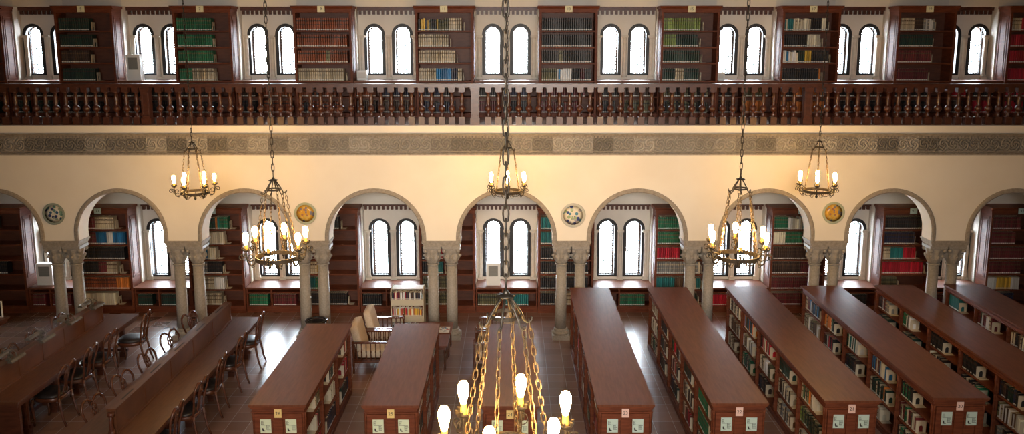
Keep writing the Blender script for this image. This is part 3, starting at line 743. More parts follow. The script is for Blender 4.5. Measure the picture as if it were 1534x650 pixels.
FG = {
 ('22', 4, 2): (.62, [('green', 1)]), ('22', 4, 1): (.85, [('green', .8), ('cream', .2)]), ('22', 3, 2): (.55, [(D_, 1)]), ('22', 2, 2): (.7, [(B_, .25), ('red', .25), (A_, .5)]),
 ('22', 2, 1): (.6, [(C_, 1)]), ('22', 4, 0): (.6, [(B_, 1)]), ('22', 0, 2): (.7, [(E_, 1)]), ('22', 0, 1): (.7, [(E_, 1)]), ('22', 1, 2): (.6, [(D_, 1)]), ('22', 1, 1): (.6, [(D_, .5), (A_, .5)]),
 ('21', 4, 2): (.55, [(B_, .5), ('orange', .2), (E_, .3)]), ('21', 4, 1): (.8, [(('olive', 'dark green', 'light green'), 1)]), ('21', 3, 2): (.52, [('dark green', 1)]), ('21', 3, 1): (.6, [(A_, 1)]),
 ('21', 2, 2): (.55, [(C_, 1)]), ('21', 2, 1): (.6, [(E_, 1)]), ('21', 0, 2): (.75, [(A_, 1)]), ('21', 0, 1): (.75, [(A_, 1)]), ('21', 1, 2): (.6, [(('orange', 'blue', 'black', 'dark green'), 1)]), ('21', 1, 1): (.6, [(E_, 1)]),
 ('20', 4, 2): (.38, [(('dark green', 'green', 'black'), 1)]), ('20', 4, 1): (.55, [(('olive', 'green', 'cream', 'maroon'), 1)]), ('20', 3, 2): (.55, [(('maroon', 'cream', 'blue', 'dark brown'), 1)]), ('20', 3, 1): (.62, [(('dark green', 'orange', 'beige', 'dark green'), 1)]),
 ('20', 2, 2): (.48, [(('green', 'teal', 'dark green', 'white'), 1)]), ('20', 2, 1): (.48, [(D_, 1)]), ('20', 1, 2): (.5, [(('beige', 'orange', 'green', 'black'), 1)]), ('20', 1, 1): (.5, [(C_, 1)]),
 ('20', 0, 2): (.8, [('beige', .15), ('maroon', .15), (('blue', 'grey', 'black', 'white'), .7)]), ('20', 0, 1): (.8, [(E_, 1)]),
 ('bookcase right of 20', 0, 2): (.5, [(('black', 'grey', 'maroon'), 1)]), ('bookcase right of 20', 1, 2): (.28, [(('dark green', 'green', 'white'), 1)]), ('bookcase right of 20', 2, 2): (.42, [('black', 1)]), ('bookcase right of 20', 3, 2): (.45, [('black', 1)]),
 ('rightmost bookcase', 0, 2): (.38, [('teal', 1)]), ('rightmost bookcase', 1, 2): (.5, [(('dark green', 'maroon', 'white', 'beige'), 1)]),
 ('bookcase right of 20', 4, 2): (.5, [(D_, 1)]), ('bookcase right of 20', 4, 1): (.6, [(E_, 1)]), ('bookcase right of 20', 4, 0): (.5, [(A_, 1)]), ('rightmost bookcase', 2, 2): (.5, [(A_, 1)]),
 ('26', 2, 2): (.28, [(E_, 1)]), ('26', 2, 1): (.25, [(C_, 1)]), ('26', 1, 2): (.38, [(('beige', 'black', 'dark green'), 1)]), ('26', 1, 1): (.3, [(('blue', 'cream', 'beige'), 1)]), ('26', 0, 2): (.28, [(C_, 1)]), ('26', 0, 1): (.3, [(C_, 1)]), ('26', 2, 0): (.3, [('red', 1)]),
 ('25', 2, 2): (.6, [(E_, 1)]), ('25', 1, 2): (.6, [(A_, 1)]),
}
floor_bookcase('26', -3.275, 9.75, 12.78, 'long wooden floor bookcase beside the reading table, leftmost of its kind', 'notice_green', 'sign_yellow', 1)
floor_bookcase('25', -1.870, 9.74, 12.78, 'wooden floor bookcase in front of the cream armchairs, second from left', 'notice_green', 'sign_yellow', 1)
floor_bookcase('24', -0.385, 9.72, 12.76, 'wooden floor bookcase behind the nearest chandelier chains', 'notice_green', 'sign_yellow', 0)
floor_bookcase('23', 1.055, 9.76, 14.76, 'long wooden floor bookcase just right of the nearest chandelier', 'notice_teal', 'sign_pink', -1)
floor_bookcase('22', 2.485, 9.80, 14.78, 'long wooden floor bookcase, second one right of the nearest chandelier', 'notice_teal', 'sign_pink', -1)
floor_bookcase('21', 3.925, 9.88, 14.84, 'long wooden floor bookcase, third one right of the nearest chandelier', 'notice_teal', 'sign_pink', -1)
floor_bookcase('20', 5.330, 9.96, 14.88, 'long wooden floor bookcase, fourth one right of the nearest chandelier', 'notice_teal', 'sign_pink', -1)
floor_bookcase('bookcase right of 20', 6.700, 9.96, 14.93, 'long dark wooden floor bookcase with its near end out of view, second from right', 'notice_teal', 'sign_pink', -1)
floor_bookcase('rightmost bookcase', 8.020, 10.0, 14.98, 'rightmost double-sided floor bookcase, only its far end in view, teal books', 'notice_teal', 'sign_pink', -1)

# ------------------------------------------------------------------ reading tables with dividers
def reading_table(cx, y0, y1, dy0, dy1, label, slots, trest):
    t = thing('reading_table', label, 'table', (cx, 0, 0)); hw = .50
    q = MB(); q.box(-hw, hw, y0, y1, .725, .76, 'wood_table'); q.box(-hw + .03, hw - .03, y0 + .03, y1 - .03, .66, .725, 'wood_dark'); q.build('tabletop', t)
    q = MB(); q.box(-.038, .038, dy0, dy1, .76, 1.07, 'wood_table'); q.box(-.058, .058, dy0 - .02, dy1 + .02, 1.07, 1.105, 'wood_table')
    n = 5; st = (dy1 - dy0) / n
    for k in range(n + 1):
        y = dy0 + k * st; q.box(-.047, .047, max(dy0 - .004, y - .022), min(dy1 + .004, y + .022), .76, 1.07, 'wood_table')
    q.box(-.058, .058, dy0, dy1, .76, .785, 'wood_table')
    if slots:
        for k in range(n):
            y = dy0 + (k + .5) * st; q.box(-.012, .012, y - .17, y + .17, 1.1045, 1.1065, 'ink')  # slots are dark strips laid on top, standing for shaded recesses
    q.build('divider', t)
    for (ye, s) in ((dy0, -1), (dy1, 1)):
        q = MB()
        pts = [(0, ye + s * (.02 + .035 * math.sin(PI * k / 8)), 1.05 - .27 * k / 8) for k in range(9)]
        q.tube(pts, [.018, .022, .024, .026, .024, .028, .034, .036, .034], 'wood_dark', 8)
        for zz, rr in ((1.035, .034), (.80, .040)):
            q.tube([(-.035, ye + s * .035, zz), (.035, ye + s * .035, zz)], rr, 'wood_dark', 12)
        q.build('scroll_bracket', t)
    for y in trest:
        for s in (-1, 1):
            q = MB(); q.box(s * .22 - .035, s * .22 + .035, y - .035, y + .035, 0, .66, 'wood_dark'); q.box(s * .22 - .05, s * .22 + .05, y - .05, y + .05, 0, .10, 'wood_dark')
            q.lathe([(.05, .55), (.03, .5), (.045, .4), (.05, .3), (.03, .12), (.05, .1)], s * .22, y, 0, 'wood_dark', 8); q.build('leg', t)
    q = MB(); q.box(-.03, .03, y0 + .35, y1 - .35, .10, .16, 'wood_dark')
    for y in trest:
        q.box(-.30, .30, y - .025, y + .025, .10, .15, 'wood_dark')
    q.build('stretcher', t)
    if slots is None or slots is False:
        q = MB(); q.box(-.44, .44, y0 + .10, y0 + .15, 0, .66, 'wood_dark'); q.build('end_board', t)
    return t
reading_table(-4.97, 9.35, 14.26, 9.76, 14.03, 'long brown reading table with a tall slotted centre divider, beside the leftmost floor bookcase', True, (9.80, 10.70, 11.55, 12.45, 13.42, 14.215))
reading_table(-7.22, 10.70, 14.42, 10.95, 14.05, 'long dark reading table with brass lamps clipped along its divider', False, (11.30, 12.06, 12.725, 13.50, 14.33))
t = thing('reading_table', 'dark reading table of which only a corner shows at the far left', 'table', (-9.47, 0, 0))
q = MB(); q.box(-.5, .5, 11.0, 14.3, .725, .76, 'wood_table'); q.box(-.47, .47, 11.03, 14.27, .66, .725, 'wood_dark'); q.build('tabletop', t)
for y in (11.4, 12.7, 13.95):
    for s in (-1, 1):
        q = MB(); q.box(s * .34 - .035, s * .34 + .035, y - .035, y + .035, 0, .66, 'wood_dark'); q.build('leg', t)

# ------------------------------------------------------------------ balloon-back chairs (sitter faces +X)
def make_chair(label):
    t = thing('balloon_back_chair', label, 'chair', (0, 0, 0))
    q = MB(); poly = []
    for k in range(28):
        a = 2 * PI * k / 28; c, s = math.cos(a), math.sin(a)
        poly.append((.215 * math.copysign(abs(c) ** .7, c), .225 * math.copysign(abs(s) ** .7, s)))
    def ring(f, z): return [(p[0] * f + .015, p[1] * f, z) for p in poly]
    def stack(mb_, levels, m):
        vs = []; n = len(poly)
        for f, z in levels: vs += ring(f, z)
        fs = [(i * n + k, i * n + (k + 1) % n, (i + 1) * n + (k + 1) % n, (i + 1) * n + k) for i in range(len(levels) - 1) for k in range(n)]
        fs += [tuple(range(n - 1, -1, -1)), tuple(range((len(levels) - 1) * n, len(levels) * n))]
        mb_.raw(vs, fs, m, True)
    stack(q, [(.93, .44), (.96, .455), (.95, .475), (.85, .492), (.55, .502), (.1, .505)], 'leather'); q.build('seat', t)
    q = MB(); stack(q, [(.97, .385), (1.0, .39), (1.0, .435), (.97, .442)], 'chair_wood'); q.build('seat_frame', t)
    for s in (-1, 1):
        q = MB(); q.tube([(.20, s * .18, .41), (.225, s * .19, .34), (.215, s * .185, .22), (.20, s * .18, .08), (.215, s * .185, 0.005)], [.026, .026, .020, .014, .018], 'chair_wood', 8); q.build('leg', t)
        q = MB(); q.tube([(-.175, s * .165, .43), (-.195, s * .17, .30), (-.225, s * .175, .12), (-.265, s * .18, 0.005)], [.020, .019, .017, .015], 'chair_wood', 8); q.build('leg', t)
    # back: two loops meeting in a heart over a pierced splat
    q = MB()
    for s in (-1, 1):
        pts = [(-.175, s * .165, .42), (-.188, s * .160, .52), (-.205, s * .175, .62), (-.225, s * .212, .72), (-.245, s * .222, .80), (-.262, s * .195, .875),
               (-.272, s * .145, .915), (-.275, s * .085, .915), (-.270, s * .035, .885), (-.262, s * .004, .855)]
        q.tube(pts, [.019, .017, .015, .015, .016, .018, .019, .018, .016, .015], 'chair_wood', 8)
    q.build('back_frame', t)
    q = MB()
    for s in (-1, 1):
        q.tube([(-.262, s * .010, .86), (-.245, s * .045, .80), (-.228, s * .052, .73), (-.212, s * .022, .66), (-.198, s * .030, .58), (-.188, s * .050, .51), (-.182, s * .045, .455)], [.012, .012, .011, .013, .011, .012, .014], 'chair_wood', 7)
    q.tube([(-.262, 0, .86), (-.235, 0, .76), (-.212, 0, .66), (-.198, 0, .58), (-.180, 0, .45)], [.012, .009, .018, .009, .012], 'chair_wood', 7)
    q.lathe([(.004, -.03), (.020, -.015), (.024, 0), (.020, .015), (.004, .03)], -.236, 0, .765, 'chair_wood', 8)
    q.build('splat', t)
    return t
ch0 = None
wall_ord = ['nearest the arcade', 'second from the arcade', 'third from the arcade', 'fourth from the arcade', 'fifth from the arcade']
def put(x, y, rz, label, grp):
    global ch0
    if ch0 is None:
        ch0 = make_chair(label); ch0.location = (x, y, 0); ch0.rotation_euler = (0, 0, rz); ch0['group'] = grp
    else: dup(ch0, (x, y, 0), rz, label, grp)
for k, (y, x, a) in enumerate(((13.90, -4.60, 3), (12.92, -4.60, -2), (11.98, -4.61, 2), (11.12, -4.60, -3), (10.27, -4.61, 2))):
    put(x - .02, y, PI + R(a), 'dark balloon-back chair right of the slotted divider table, %s' % wall_ord[k], 'chairs right of the slotted table')
for k, (y, x, a) in enumerate(((13.94, -5.40, -12), (13.0, -5.38, -16), (12.13, -5.36, -10), (11.28, -5.35, -13), (10.45, -5.35, -12))):
    put(x, y, R(a), 'dark balloon-back chair left of the slotted divider table, %s' % wall_ord[k], 'chairs left of the slotted table')
for k, (y, x, a) in enumerate(((14.0, -6.66, 6), (13.08, -6.82, -3), (12.40, -6.82, 2), (11.72, -6.82, -2))):
    put(x, y, PI + R(a), 'dark balloon-back chair right of the lamp-lit table, %s' % wall_ord[k], 'chairs right of the table with lamps')
for k, (y, x, a) in enumerate(((13.85, -7.60, 0), (13.08, -7.60, 2), (12.40, -7.60, -2), (11.72, -7.60, 2))):
    put(x, y, R(a), 'dark balloon-back chair left of the lamp-lit table, %s' % wall_ord[k], 'chairs left of the table with lamps')

# ------------------------------------------------------------------ desk lamps on the divider of the left table
def make_lamp(label):
    t = thing('desk_lamp', label, 'lamp')
    q = MB(); q.box(-.022, .022, -.03, .03, 0, .022, 'lamp_metal'); q.lathe([(.02, .022), (.012, .04), (.014, .055)], 0, 0, 0, 'lamp_metal', 8); q.build('base', t)
    q = MB(); q.tube([(0, 0, .05), (.01, .02, .12), (.05, .03, .145), (.10, .02, .11), (.120, .0, .055)], .006, 'lamp_metal', 6); q.build('arm', t)
    q = MB(); n = 9; prof = []
    for k in range(n + 1):
        a = PI * k / n; prof.append((.120 + .040 * math.cos(a), (.016) + .040 * math.sin(a)))
    for k in range(n, -1, -1):
        a = PI * k / n; prof.append((.120 + .035 * math.cos(a), (.016) + .035 * math.sin(a)))
    q.prism(prof, 'y', -.17, .17, 'lamp_metal')
    for ye in (-.17, .17): q.prism([(.120 + .039 * math.cos(PI * k / n), (.016) + .039 * math.sin(PI * k / n)) for k in range(n + 1)], 'y', ye - .003, ye + .003, 'lamp_metal')
    q.build('lamp_shade', t)
    return t
l0 = None
for side, ys in ((1, (13.72, 12.95, 12.15, 11.35)), (-1, (13.72, 12.95, 12.15, 11.35))):
    for k, y in enumerate(ys):
        lb = 'brass desk lamp on the divider, %s side, %s' % ('right' if side > 0 else 'left', wall_ord[k])
        loc = (-7.22 + side * .02, y + (0 if side > 0 else .12), 1.105); rz = 0 if side > 0 else PI
        if l0 is None: l0 = make_lamp(lb); l0.location = loc; l0['group'] = 'lamps on the table divider'
        else: dup(l0, loc, rz, lb, 'lamps on the table divider')

# ------------------------------------------------------------------ armchairs, coffee tables, cart, bin
def rbox(mb_, x0, x1, y0, y1, z0, z1, m, r=.03):
    cx, cy, cz = (x0 + x1) / 2, (y0 + y1) / 2, (z0 + z1) / 2; hx, hy, hz = (x1 - x0) / 2, (y1 - y0) / 2, (z1 - z0) / 2
    n = 6; vs = []; fs = []; seg = 20; lev = 8
    for i in range(lev + 1):
        ph = -PI / 2 + PI * i / lev
        for k in range(seg):
            th = 2 * PI * k / seg
            f = lambda v, e=.35: math.copysign(abs(v) ** e, v)
            vs.append((cx + hx * f(math.cos(ph), .18) * f(math.cos(th), .22), cy + hy * f(math.cos(ph), .18) * f(math.sin(th), .22), cz + hz * f(math.sin(ph), .3)))
    for i in range(lev):
        for k in range(seg): fs.append((i * seg + k, i * seg + (k + 1) % seg, (i + 1) * seg + (k + 1) % seg, (i + 1) * seg + k))
    mb_.raw(vs, fs, m, True)
def make_armchair(label):
    t = thing('armchair', label, 'armchair')     # faces +X, width .64 along Y, depth .66
    q = MB(); rbox(q, -.25, .30, -.255, .255, .26, .40, 'fabric'); q.build('seat_cushion', t)
    q = MB(); rbox(q, -.07, .07, -.26, .26, -.25, .25, 'fabric'); c = q.build('back_cushion', t); c.location = (-.24, 0, .60); c.rotation_euler = (0, R(-14), 0)
    for s in (-1, 1):
        q = MB(); y = s * .295
        q.box(-.31, .32, y - .022, y + .022, .540, .572, 'chair_wood'); q.box(-.30, .30, y - .015, y + .015, .20, .235, 'chair_wood')
        for k in range(7):
            x = -.24 + k * .08
            q.lathe([(.009, .235), (.012, .30), (.008, .36), (.013, .39), (.008, .42), (.010, .54)], x, y, 0, 'chair_wood', 6)
        q.build('arm', t)
        for x, top in ((.30, .62), (-.30, .58)):
            q = MB(); q.lathe([(.016, 0), (.022, .05), (.016, .10), (.024, .16), (.024, .26), (.016, .30), (.022, .40), (.016, .50), (.024, .53), (.024, top - .04), (.012, top - .035), (.022, top - .015), (.006, top + .01)], x, y, 0, 'chair_wood', 8)
            q.build('leg', t)
    q = MB(); q.box(-.30, .30, -.28, .28, .22, .25, 'chair_wood'); q.box(.28, .31, -.28, .28, .17, .24, 'chair_wood')
    q.box(-.32, -.29, -.28, .28, .20, .24, 'chair_wood'); q.build('seat_frame', t)
    q = MB(); q.tube([(-.31, -.29, .50), (-.31, .29, .50)], .014, 'chair_wood', 8)
    for k in range(6): q.tube([(-.31, -.22 + k * .088, .24), (-.31, -.22 + k * .088, .50)], .008, 'chair_wood', 6)
    q.build('back_rail', t)
    return t
a0 = make_armchair('cream cushioned spindle-arm armchair beside the floor bookcase, nearer of the left two'); a0.location = (-2.40, 13.82, 0); a0['group'] = 'armchairs by the coffee tables'
dup(a0, (-2.30, 14.52, 0), R(2), 'cream cushioned spindle-arm armchair nearest the book cart, farther of the left two', 'armchairs by the coffee tables')
dup(a0, (-.34, 13.80, 0), PI, 'cream cushioned spindle-arm armchair behind the nearest chandelier, nearer of the right two', 'armchairs by the coffee tables')
dup(a0, (-.30, 14.50, 0), PI + R(-2), 'cream cushioned spindle-arm armchair behind the nearest chandelier, farther of the right two', 'armchairs by the coffee tables')
def coffee_table(loc, label):
    t = thing('coffee_table', label, 'table', loc)
    q = MB(); q.box(-.32, .32, -.30, .30, .43, .455, 'wood_top'); q.box(-.29, .29, -.27, .27, .375, .43, 'chair_wood'); q.build('tabletop', t)
    for sx in (-1, 1):
        for sy in (-1, 1):
            q = MB(); q.lathe([(.012, 0), (.018, .03), (.014, .25), (.022, .33), (.016, .35), (.022, .375)], sx * .27, sy * .25, 0, 'chair_wood', 8); q.build('leg', t)
    return t
coffee_table((-1.43, 13.93, 0), 'small bare wooden coffee table between the armchairs, the nearer one')
coffee_table((-1.41, 14.57, 0), 'small wooden coffee table holding the magazine, nearer the arcade')
q = MB(); q.box(-.11, .11, -.15, .15, 0, .006, 'label_white'); rr = random.Random(3)
for k in range(14):
    x, y = rr.uniform(-.09, .05), rr.uniform(-.13, .09); q.box(x, x + rr.uniform(.02, .05), y, y + rr.uniform(.02, .05), .0062, .0066, rr.choice(['ink', 'book red', 'book grey', 'book blue']))
o = q.build('magazine'); o.location = (-1.24, 14.45, .4555); tag(o, 'small printed magazine lying on the coffee table near the arcade', 'magazine')

t = thing('book_cart', 'beige metal library book cart with sloping shelves beside the columns', 'cart', (-1.97, 15.27, 0))
for s in (-1, 1):
    q = MB(); x = s * .30
    q.prism([(-.20, .12), (.20, .12), (.20, .95), (.12, 1.03), (-.12, 1.03), (-.20, .95)], 'x', x - .008, x + .008, 'cart_metal'); q.build('side_panel', t)
for (z) in (.16, .48, .80):
    q = MB(); q.box(-.292, .292, -.185, .185, z, z + .015, 'cart_metal'); q.box(-.292, .292, -.195, -.185, z - .10, z + .015, 'cart_metal'); q.build('shelf', t)
q = MB(); q.box(-.292, .292, -.12, .12, 1.0, 1.012, 'white_plastic'); q.build('top_tray', t)
for s in (-1, 1):
    for y in (-.16, .16):
        q = MB(); q.tube([(s * .28 - .012, y, .05), (s * .28 + .012, y, .05)], .05, 'black_gloss', 12); q.tube([(s * .28, y, .05), (s * .28, y, .13)], .01, 'cart_metal', 6); q.build('wheel', t)
add_run('Y', (-1.97 - .28, 15.09, .496), .55, [(('red', 'cream', 'maroon', 'yellow', 'yellow', 'orange', 'white'), 1)], .15, .14, 'middle tier of the beige book cart', (.012, .025))
add_run('Y', (-1.97 - .28, 15.09, .816), .55, [(('cream', 'red', 'navy', 'brown', 'white'), 1)], .15, .14, 'upper tier of the beige book cart', (.012, .025))
add_run('Y', (-1.97 - .28, 15.09, .176), .55, [(('cream', 'black', 'navy', 'brown', 'white'), 1)], .15, .14, 'lower tier of the beige book cart', (.012, .025))

t = thing('waste_bin', 'round glossy black waste bin at the foot of the columns', 'bin', (-3.57, 14.60, 0))
q = MB(); q.lathe([(.15, 0), (.155, .02), (.175, .55), (.17, .55), (.15, .03), (.01, .03)], 0, 0, 0, 'black_gloss', 24); q.build('body', t)
q = MB(); q.tube([(.182 * math.cos(2 * PI * k / 28), .182 * math.sin(2 * PI * k / 28), .575) for k in range(28)], .022, 'black_gloss', 10, closed=True); q.build('rim', t)

# ------------------------------------------------------------------ white appliances on the window counters
def appliance(loc, w_, h_, label, gr=True):
    t = thing('fan_heater', label, 'heater', loc)
    q = MB(); q.box(-w_ / 2, w_ / 2, -.09, .09, .0, h_, 'white_plastic'); q.box(-w_ / 2 + .01, w_ / 2 - .01, -.095, .08, h_ * .02, h_ * .98, 'white_plastic'); q.build('body', t)
    q = MB()
    q.box(-w_ * .34, w_ * .34, -.100, -.094, h_ * .42, h_ * .88, 'grey_plastic')
    for k in range(8): q.box(-w_ * .34, w_ * .34, -.104, -.099, h_ * (.44 + .055 * k), h_ * (.455 + .055 * k), 'grey_plastic')
    q.build('grille', t)
def at(px, Y, z): return (px - 767) * (Y * .9864 + (5.6 - z) * .1642) / 1250
appliance((at(69, 17.0, .8), 17.02, .545), .33, .46, 'white grilled heater on the counter of the leftmost arcade window')
appliance((at(739, 17.0, .8), 17.0, .545), .29, .48, 'cream grilled heater on the counter of the middle arcade window')
appliance((at(203, 17.0, 5.0), 17.0, GZ + .72), .27, .52, 'white grilled heater in the second gallery window from left')
def white_box(px, w_, h_, label):
    q = MB(); q.box(-w_ / 2, w_ / 2, -.08, .08, 0, h_, 'white_plastic'); q.box(-w_ / 2 + .02, w_ / 2 - .02, -.084, -.08, h_ * .2, h_ * .8, 'label_white')
    q.box(-w_ / 2 - .006, w_ / 2 + .006, -.086, .086, h_ * .92, h_, 'white_plastic'); o = q.build('white_box'); o.location = (at(px, 17.1, 5.0), 17.12, GZ + .72); tag(o, label, 'box')
white_box(543, .19, .20, 'small white box in the gallery window fourth from left')
white_box(1079.5, .14, .16, 'small white box in the gallery window seventh from left')
# monitor seen at the very left edge
t = thing('monitor', 'slim framed screen standing on the table at the left edge', 'monitor', (at(-8, 14.2, .9) , 14.1, .76))
q = MB(); q.box(-.20, .20, -.012, .012, .05, .34, 'white_plastic'); q.box(-.185, .185, -.016, -.011, .065, .325, 'black_gloss'); q.build('screen', t)
q = MB(); q.box(-.09, .09, -.06, .06, 0, .012, 'white_plastic'); q.box(-.02, .02, 0, .015, .012, .07, 'white_plastic'); q.build('stand', t)

# ------------------------------------------------------------------ ceramic plates on the arcade wall
for px, py, rp, mt, lb in ((81.6, 320, 16.8, 'plate_blue', 'round blue and white ceramic plate between the two leftmost arches'),
                           (458, 319.3, 16.8, 'plate_yellow', 'round yellow ceramic plate with pale green rim, left of the centre arch'),
                           (858.5, 322, 18.6, 'plate_white', 'round white ceramic plate with blue motifs, right of the centre arch'),
                           (1248, 318.5, 16.8, 'plate_yellow', 'round yellow ceramic plate with green rim, below the right far chandelier')):
    ph = R(9.45) + math.atan((py - 270) / 1250); z = 5.6 - AF * math.tan(ph); r_ = rp * (AF * .9864 + (5.6 - z) * .1642) / 1250
    t = thing('ceramic_plate', lb, 'plate', (at(px, AF, z), AF, z), 0, 'ceramic plates on the arcade wall')
    def disc(prof, m, name):
        q = MB(); q.lathe(prof, 0, 0, 0, m, 40); q.v = [(x, -zz, y) for x, y, zz in q.v]; return q.build(name, t)
    disc([(r_ * .5, .002), (r_ * .98, .022), (r_, .030), (r_ * .97, .034), (r_ * .80, .024), (r_ * .2, .024)], mt + '_rim', 'rim')
    disc([(r_ * .70, .0245), (r_ * .79, .028), (r_ * .40, .0265), (.002, .0262)], mt, 'painted_centre')

# ------------------------------------------------------------------ chandeliers
def link_pts(p, d, s, ln, wd, n=10):
    d = Vector(d).normalized(); s = Vector(s).normalized(); out = []
    for k in range(n):
        a = 2 * PI * k / n; c, q = math.cos(a), math.sin(a)
        x = math.copysign(abs(c) ** .75, c) * ln / 2; y = math.copysign(abs(q) ** .65, q) * wd / 2
        out.append(tuple(Vector(p) + d * x + s * y))
    return out
def chain(mb_, a, b, pitch, wd, r, m, seg=4):
    a = Vector(a); b = Vector(b); d = b - a; n = max(1, round(d.length / pitch)); st = d.length / n; u = d.normalized()
    s1 = u.cross(Vector((.3, 1, 0))).normalized(); s2 = u.cross(s1)
    for k in range(n):
        p = a + u * (st * (k + .5)); mb_.tube(link_pts(p, u, s1 if k % 2 else s2, st * 1.32, wd, 8), r, m, seg, closed=True)
def spiral(cx, cz, r0, a0, a1, n, shrink=.25):
    return [(cx + r0 * (1 - (1 - shrink) * k / n) * math.cos(a0 + (a1 - a0) * k / n), cz + r0 * (1 - (1 - shrink) * k / n) * math.sin(a0 + (a1 - a0) * k / n)) for k in range(n + 1)]
def chandelier_parts():
    P = {}
    q = MB(); n = 48; vs = []; fs = []
    for k in range(n):
        a = 2 * PI * k / n
        for r_, z in ((.201, -.021), (.215, -.021), (.215, .021), (.201, .021)): vs.append((r_ * math.cos(a), r_ * math.sin(a), z))
    for k in range(n):
        k2 = (k + 1) % n
        for j in range(4): fs.append((k * 4 + j, k2 * 4 + j, k2 * 4 + (j + 1) % 4, k * 4 + (j + 1) % 4))
    q.raw(vs, fs, 'bronze_iron', False); P['ring'] = q.mesh('ring')
    q = MB()    # arm: S scroll out from the ring, rosette, cup
    f = lambda pts: [(x, 0, z) for x, z in pts]
    q.tube(f([(.212, .0), (.225, -.040), (.250, -.052), (.280, -.035), (.292, .0), (.300, .04), (.302, .085), (.300, .105)]), .0085, 'bronze_iron', 6)
    q.tube(f(spiral(.258, .035, .042, -2.2, 5.2, 18)), .006, 'bronze_iron', 6)
    q.tube(f(spiral(.345, .045, .036, PI * .9, -5.0, 16)), .006, 'bronze_iron', 6)
    q.tube(f(spiral(.236, -.058, .024, 1.6, -4.0, 12)), .004, 'bronze_iron', 6)
    q.tube([(.318 + .0 * k, .034 * math.cos(2 * PI * k / 10), .045 + .034 * math.sin(2 * PI * k / 10)) for k in range(10)], .0035, 'bronze_iron', 5, closed=True)
    P['arm'] = q.mesh('arm')
    q = MB(); q.lathe([(.006, .098), (.018, .100), (.036, .112), (.040, .128), (.036, .128), (.014, .114)], .300, 0, 0, 'bronze_iron', 12)
    for k in range(6):
        a = 2 * PI * k / 6; q.box(.300 + .037 * math.cos(a) - .006, .300 + .037 * math.cos(a) + .006, .037 * math.sin(a) - .006, .037 * math.sin(a) + .006, .120, .142, 'bronze_iron')
    P['cup'] = q.mesh('candle_cup')
    q = MB(); q.lathe([(.016, .114), (.017, .130), (.015, .165), (.017, .172)], .300, 0, 0, 'socket', 12); P['socket'] = q.mesh('socket')
    q = MB(); q.lathe([(.012, .168), (.015, .180), (.024, .215), (.0285, .245), (.0265, .268), (.018, .286), (.003, .293)], .300, 0, 0, 'bulb', 14); P['bulb'] = q.mesh('bulb')
    q = MB()    # scrollwork under the ring
    for k in range(6):
        a = 2 * PI * (k + .5) / 6; c, s = math.cos(a), math.sin(a)
        pts = [(.206, -.012), (.190, -.050), (.155, -.085), (.115, -.090), (.085, -.065), (.055, -.050), (.020, -.062)]
        q.tube([(x * c, x * s, z) for x, z in pts], .005, 'bronze_iron', 5)
        pts = spiral(.150, -.058, .026, -1.6, 4.0, 12); q.tube([(x * c, x * s, z) for x, z in pts], .004, 'bronze_iron', 5)
    q.lathe([(.004, -.125), (.016, -.110), (.022, -.090), (.012, -.070), (.020, -.055), (.006, -.035)], 0, 0, 0, 'bronze_iron', 10)
    P['scroll'] = q.mesh('scrollwork')
    q = MB()    # crown
    q.lathe([(.010, .785), (.040, .790), (.044, .797), (.030, .803), (.012, .808)], 0, 0, 0, 'iron', 12, lambda a, z: 1 + .16 * math.cos(6 * a))
    q.lathe([(.016, .800), (.014, .815), (.004, .830)], 0, 0, 0, 'iron', 8)
    n = 30; vs = []; fs = []
    for k in range(n):
        a = 2 * PI * k / n
        for r_, z in ((.069, .693), (.074, .693), (.074, .710), (.069, .710)): vs.append((r_ * math.cos(a), r_ * math.sin(a), z))
    for k in range(n):
        for j in range(4): fs.append((k * 4 + j, ((k + 1) % n) * 4 + j, ((k + 1) % n) * 4 + (j + 1) % 4, k * 4 + (j + 1) % 4))
    q.raw(vs, fs, 'iron')
    for k in range(6):
        a = 2 * PI * k / 6; c, s = math.cos(a), math.sin(a)
        pts = [(.020, .790), (.050, .745), (.076, .700), (.088, .672), (.105, .658), (.122, .662), (.128, .676), (.122, .684)]
        q.tube([(x * c, x * s, z) for x, z in pts], [.006, .006, .007, .006, .005, .005, .005, .004], 'iron', 6)
    P['crown'] = q.mesh('crown')
    q = MB(); chain(q, (.113, 0, .668), (.209, 0, .018), .043, .021, .0034, 'bronze_chain'); P['chain'] = q.mesh('support_chain')
    return P
CP = chandelier_parts()
def chandelier(x, y, z, ph, label):
    t = thing('chandelier', label, 'chandelier', (x, y, z), R(ph), 'wrought iron chandeliers')
    link('ring', CP['ring'], t); link('scrollwork', CP['scroll'], t); link('crown', CP['crown'], t)
    for k in range(6):
        a = link('arm', CP['arm'], t); a.rotation_euler.z = R(60 * k)
        link('candle_cup', CP['cup'], a); link('socket', CP['socket'], a); link('bulb', CP['bulb'], a)
        c = link('support_chain', CP['chain'], t); c.rotation_euler.z = R(60 * k)
    q = MB(); chain(q, (0, 0, .825), (0, 0, 8.79 - z), .066, .026, .0042, 'iron'); q.build('hanging_chain', t)
    q = MB(); q.lathe([(.02, -.05), (.06, -.02), (.07, 0)], 0, 0, 8.8 - z, 'iron', 12); q.build('ceiling_rose', t)
chandelier(-.028, 3.73, 3.64, 16, 'nearest iron chandelier, bottom centre, its lower ring cut by the frame')
chandelier(-2.38, 8.21, 3.44, 30, 'iron chandelier in the middle distance, left, before the third arch')
chandelier(2.28, 8.21, 3.45, 20, 'iron chandelier in the middle distance, right, before the arch of the fifth floor bookcase')
chandelier(-5.02, 13.0, 3.24, 20, 'iron chandelier near the arcade wall, far left, above the slotted table')
chandelier(-.07, 13.1, 3.24, 31, 'iron chandelier near the arcade wall, centre, behind the long chain')
chandelier(4.86, 13.1, 3.25, 10, 'iron chandelier near the arcade wall, far right, above the yellow plate')

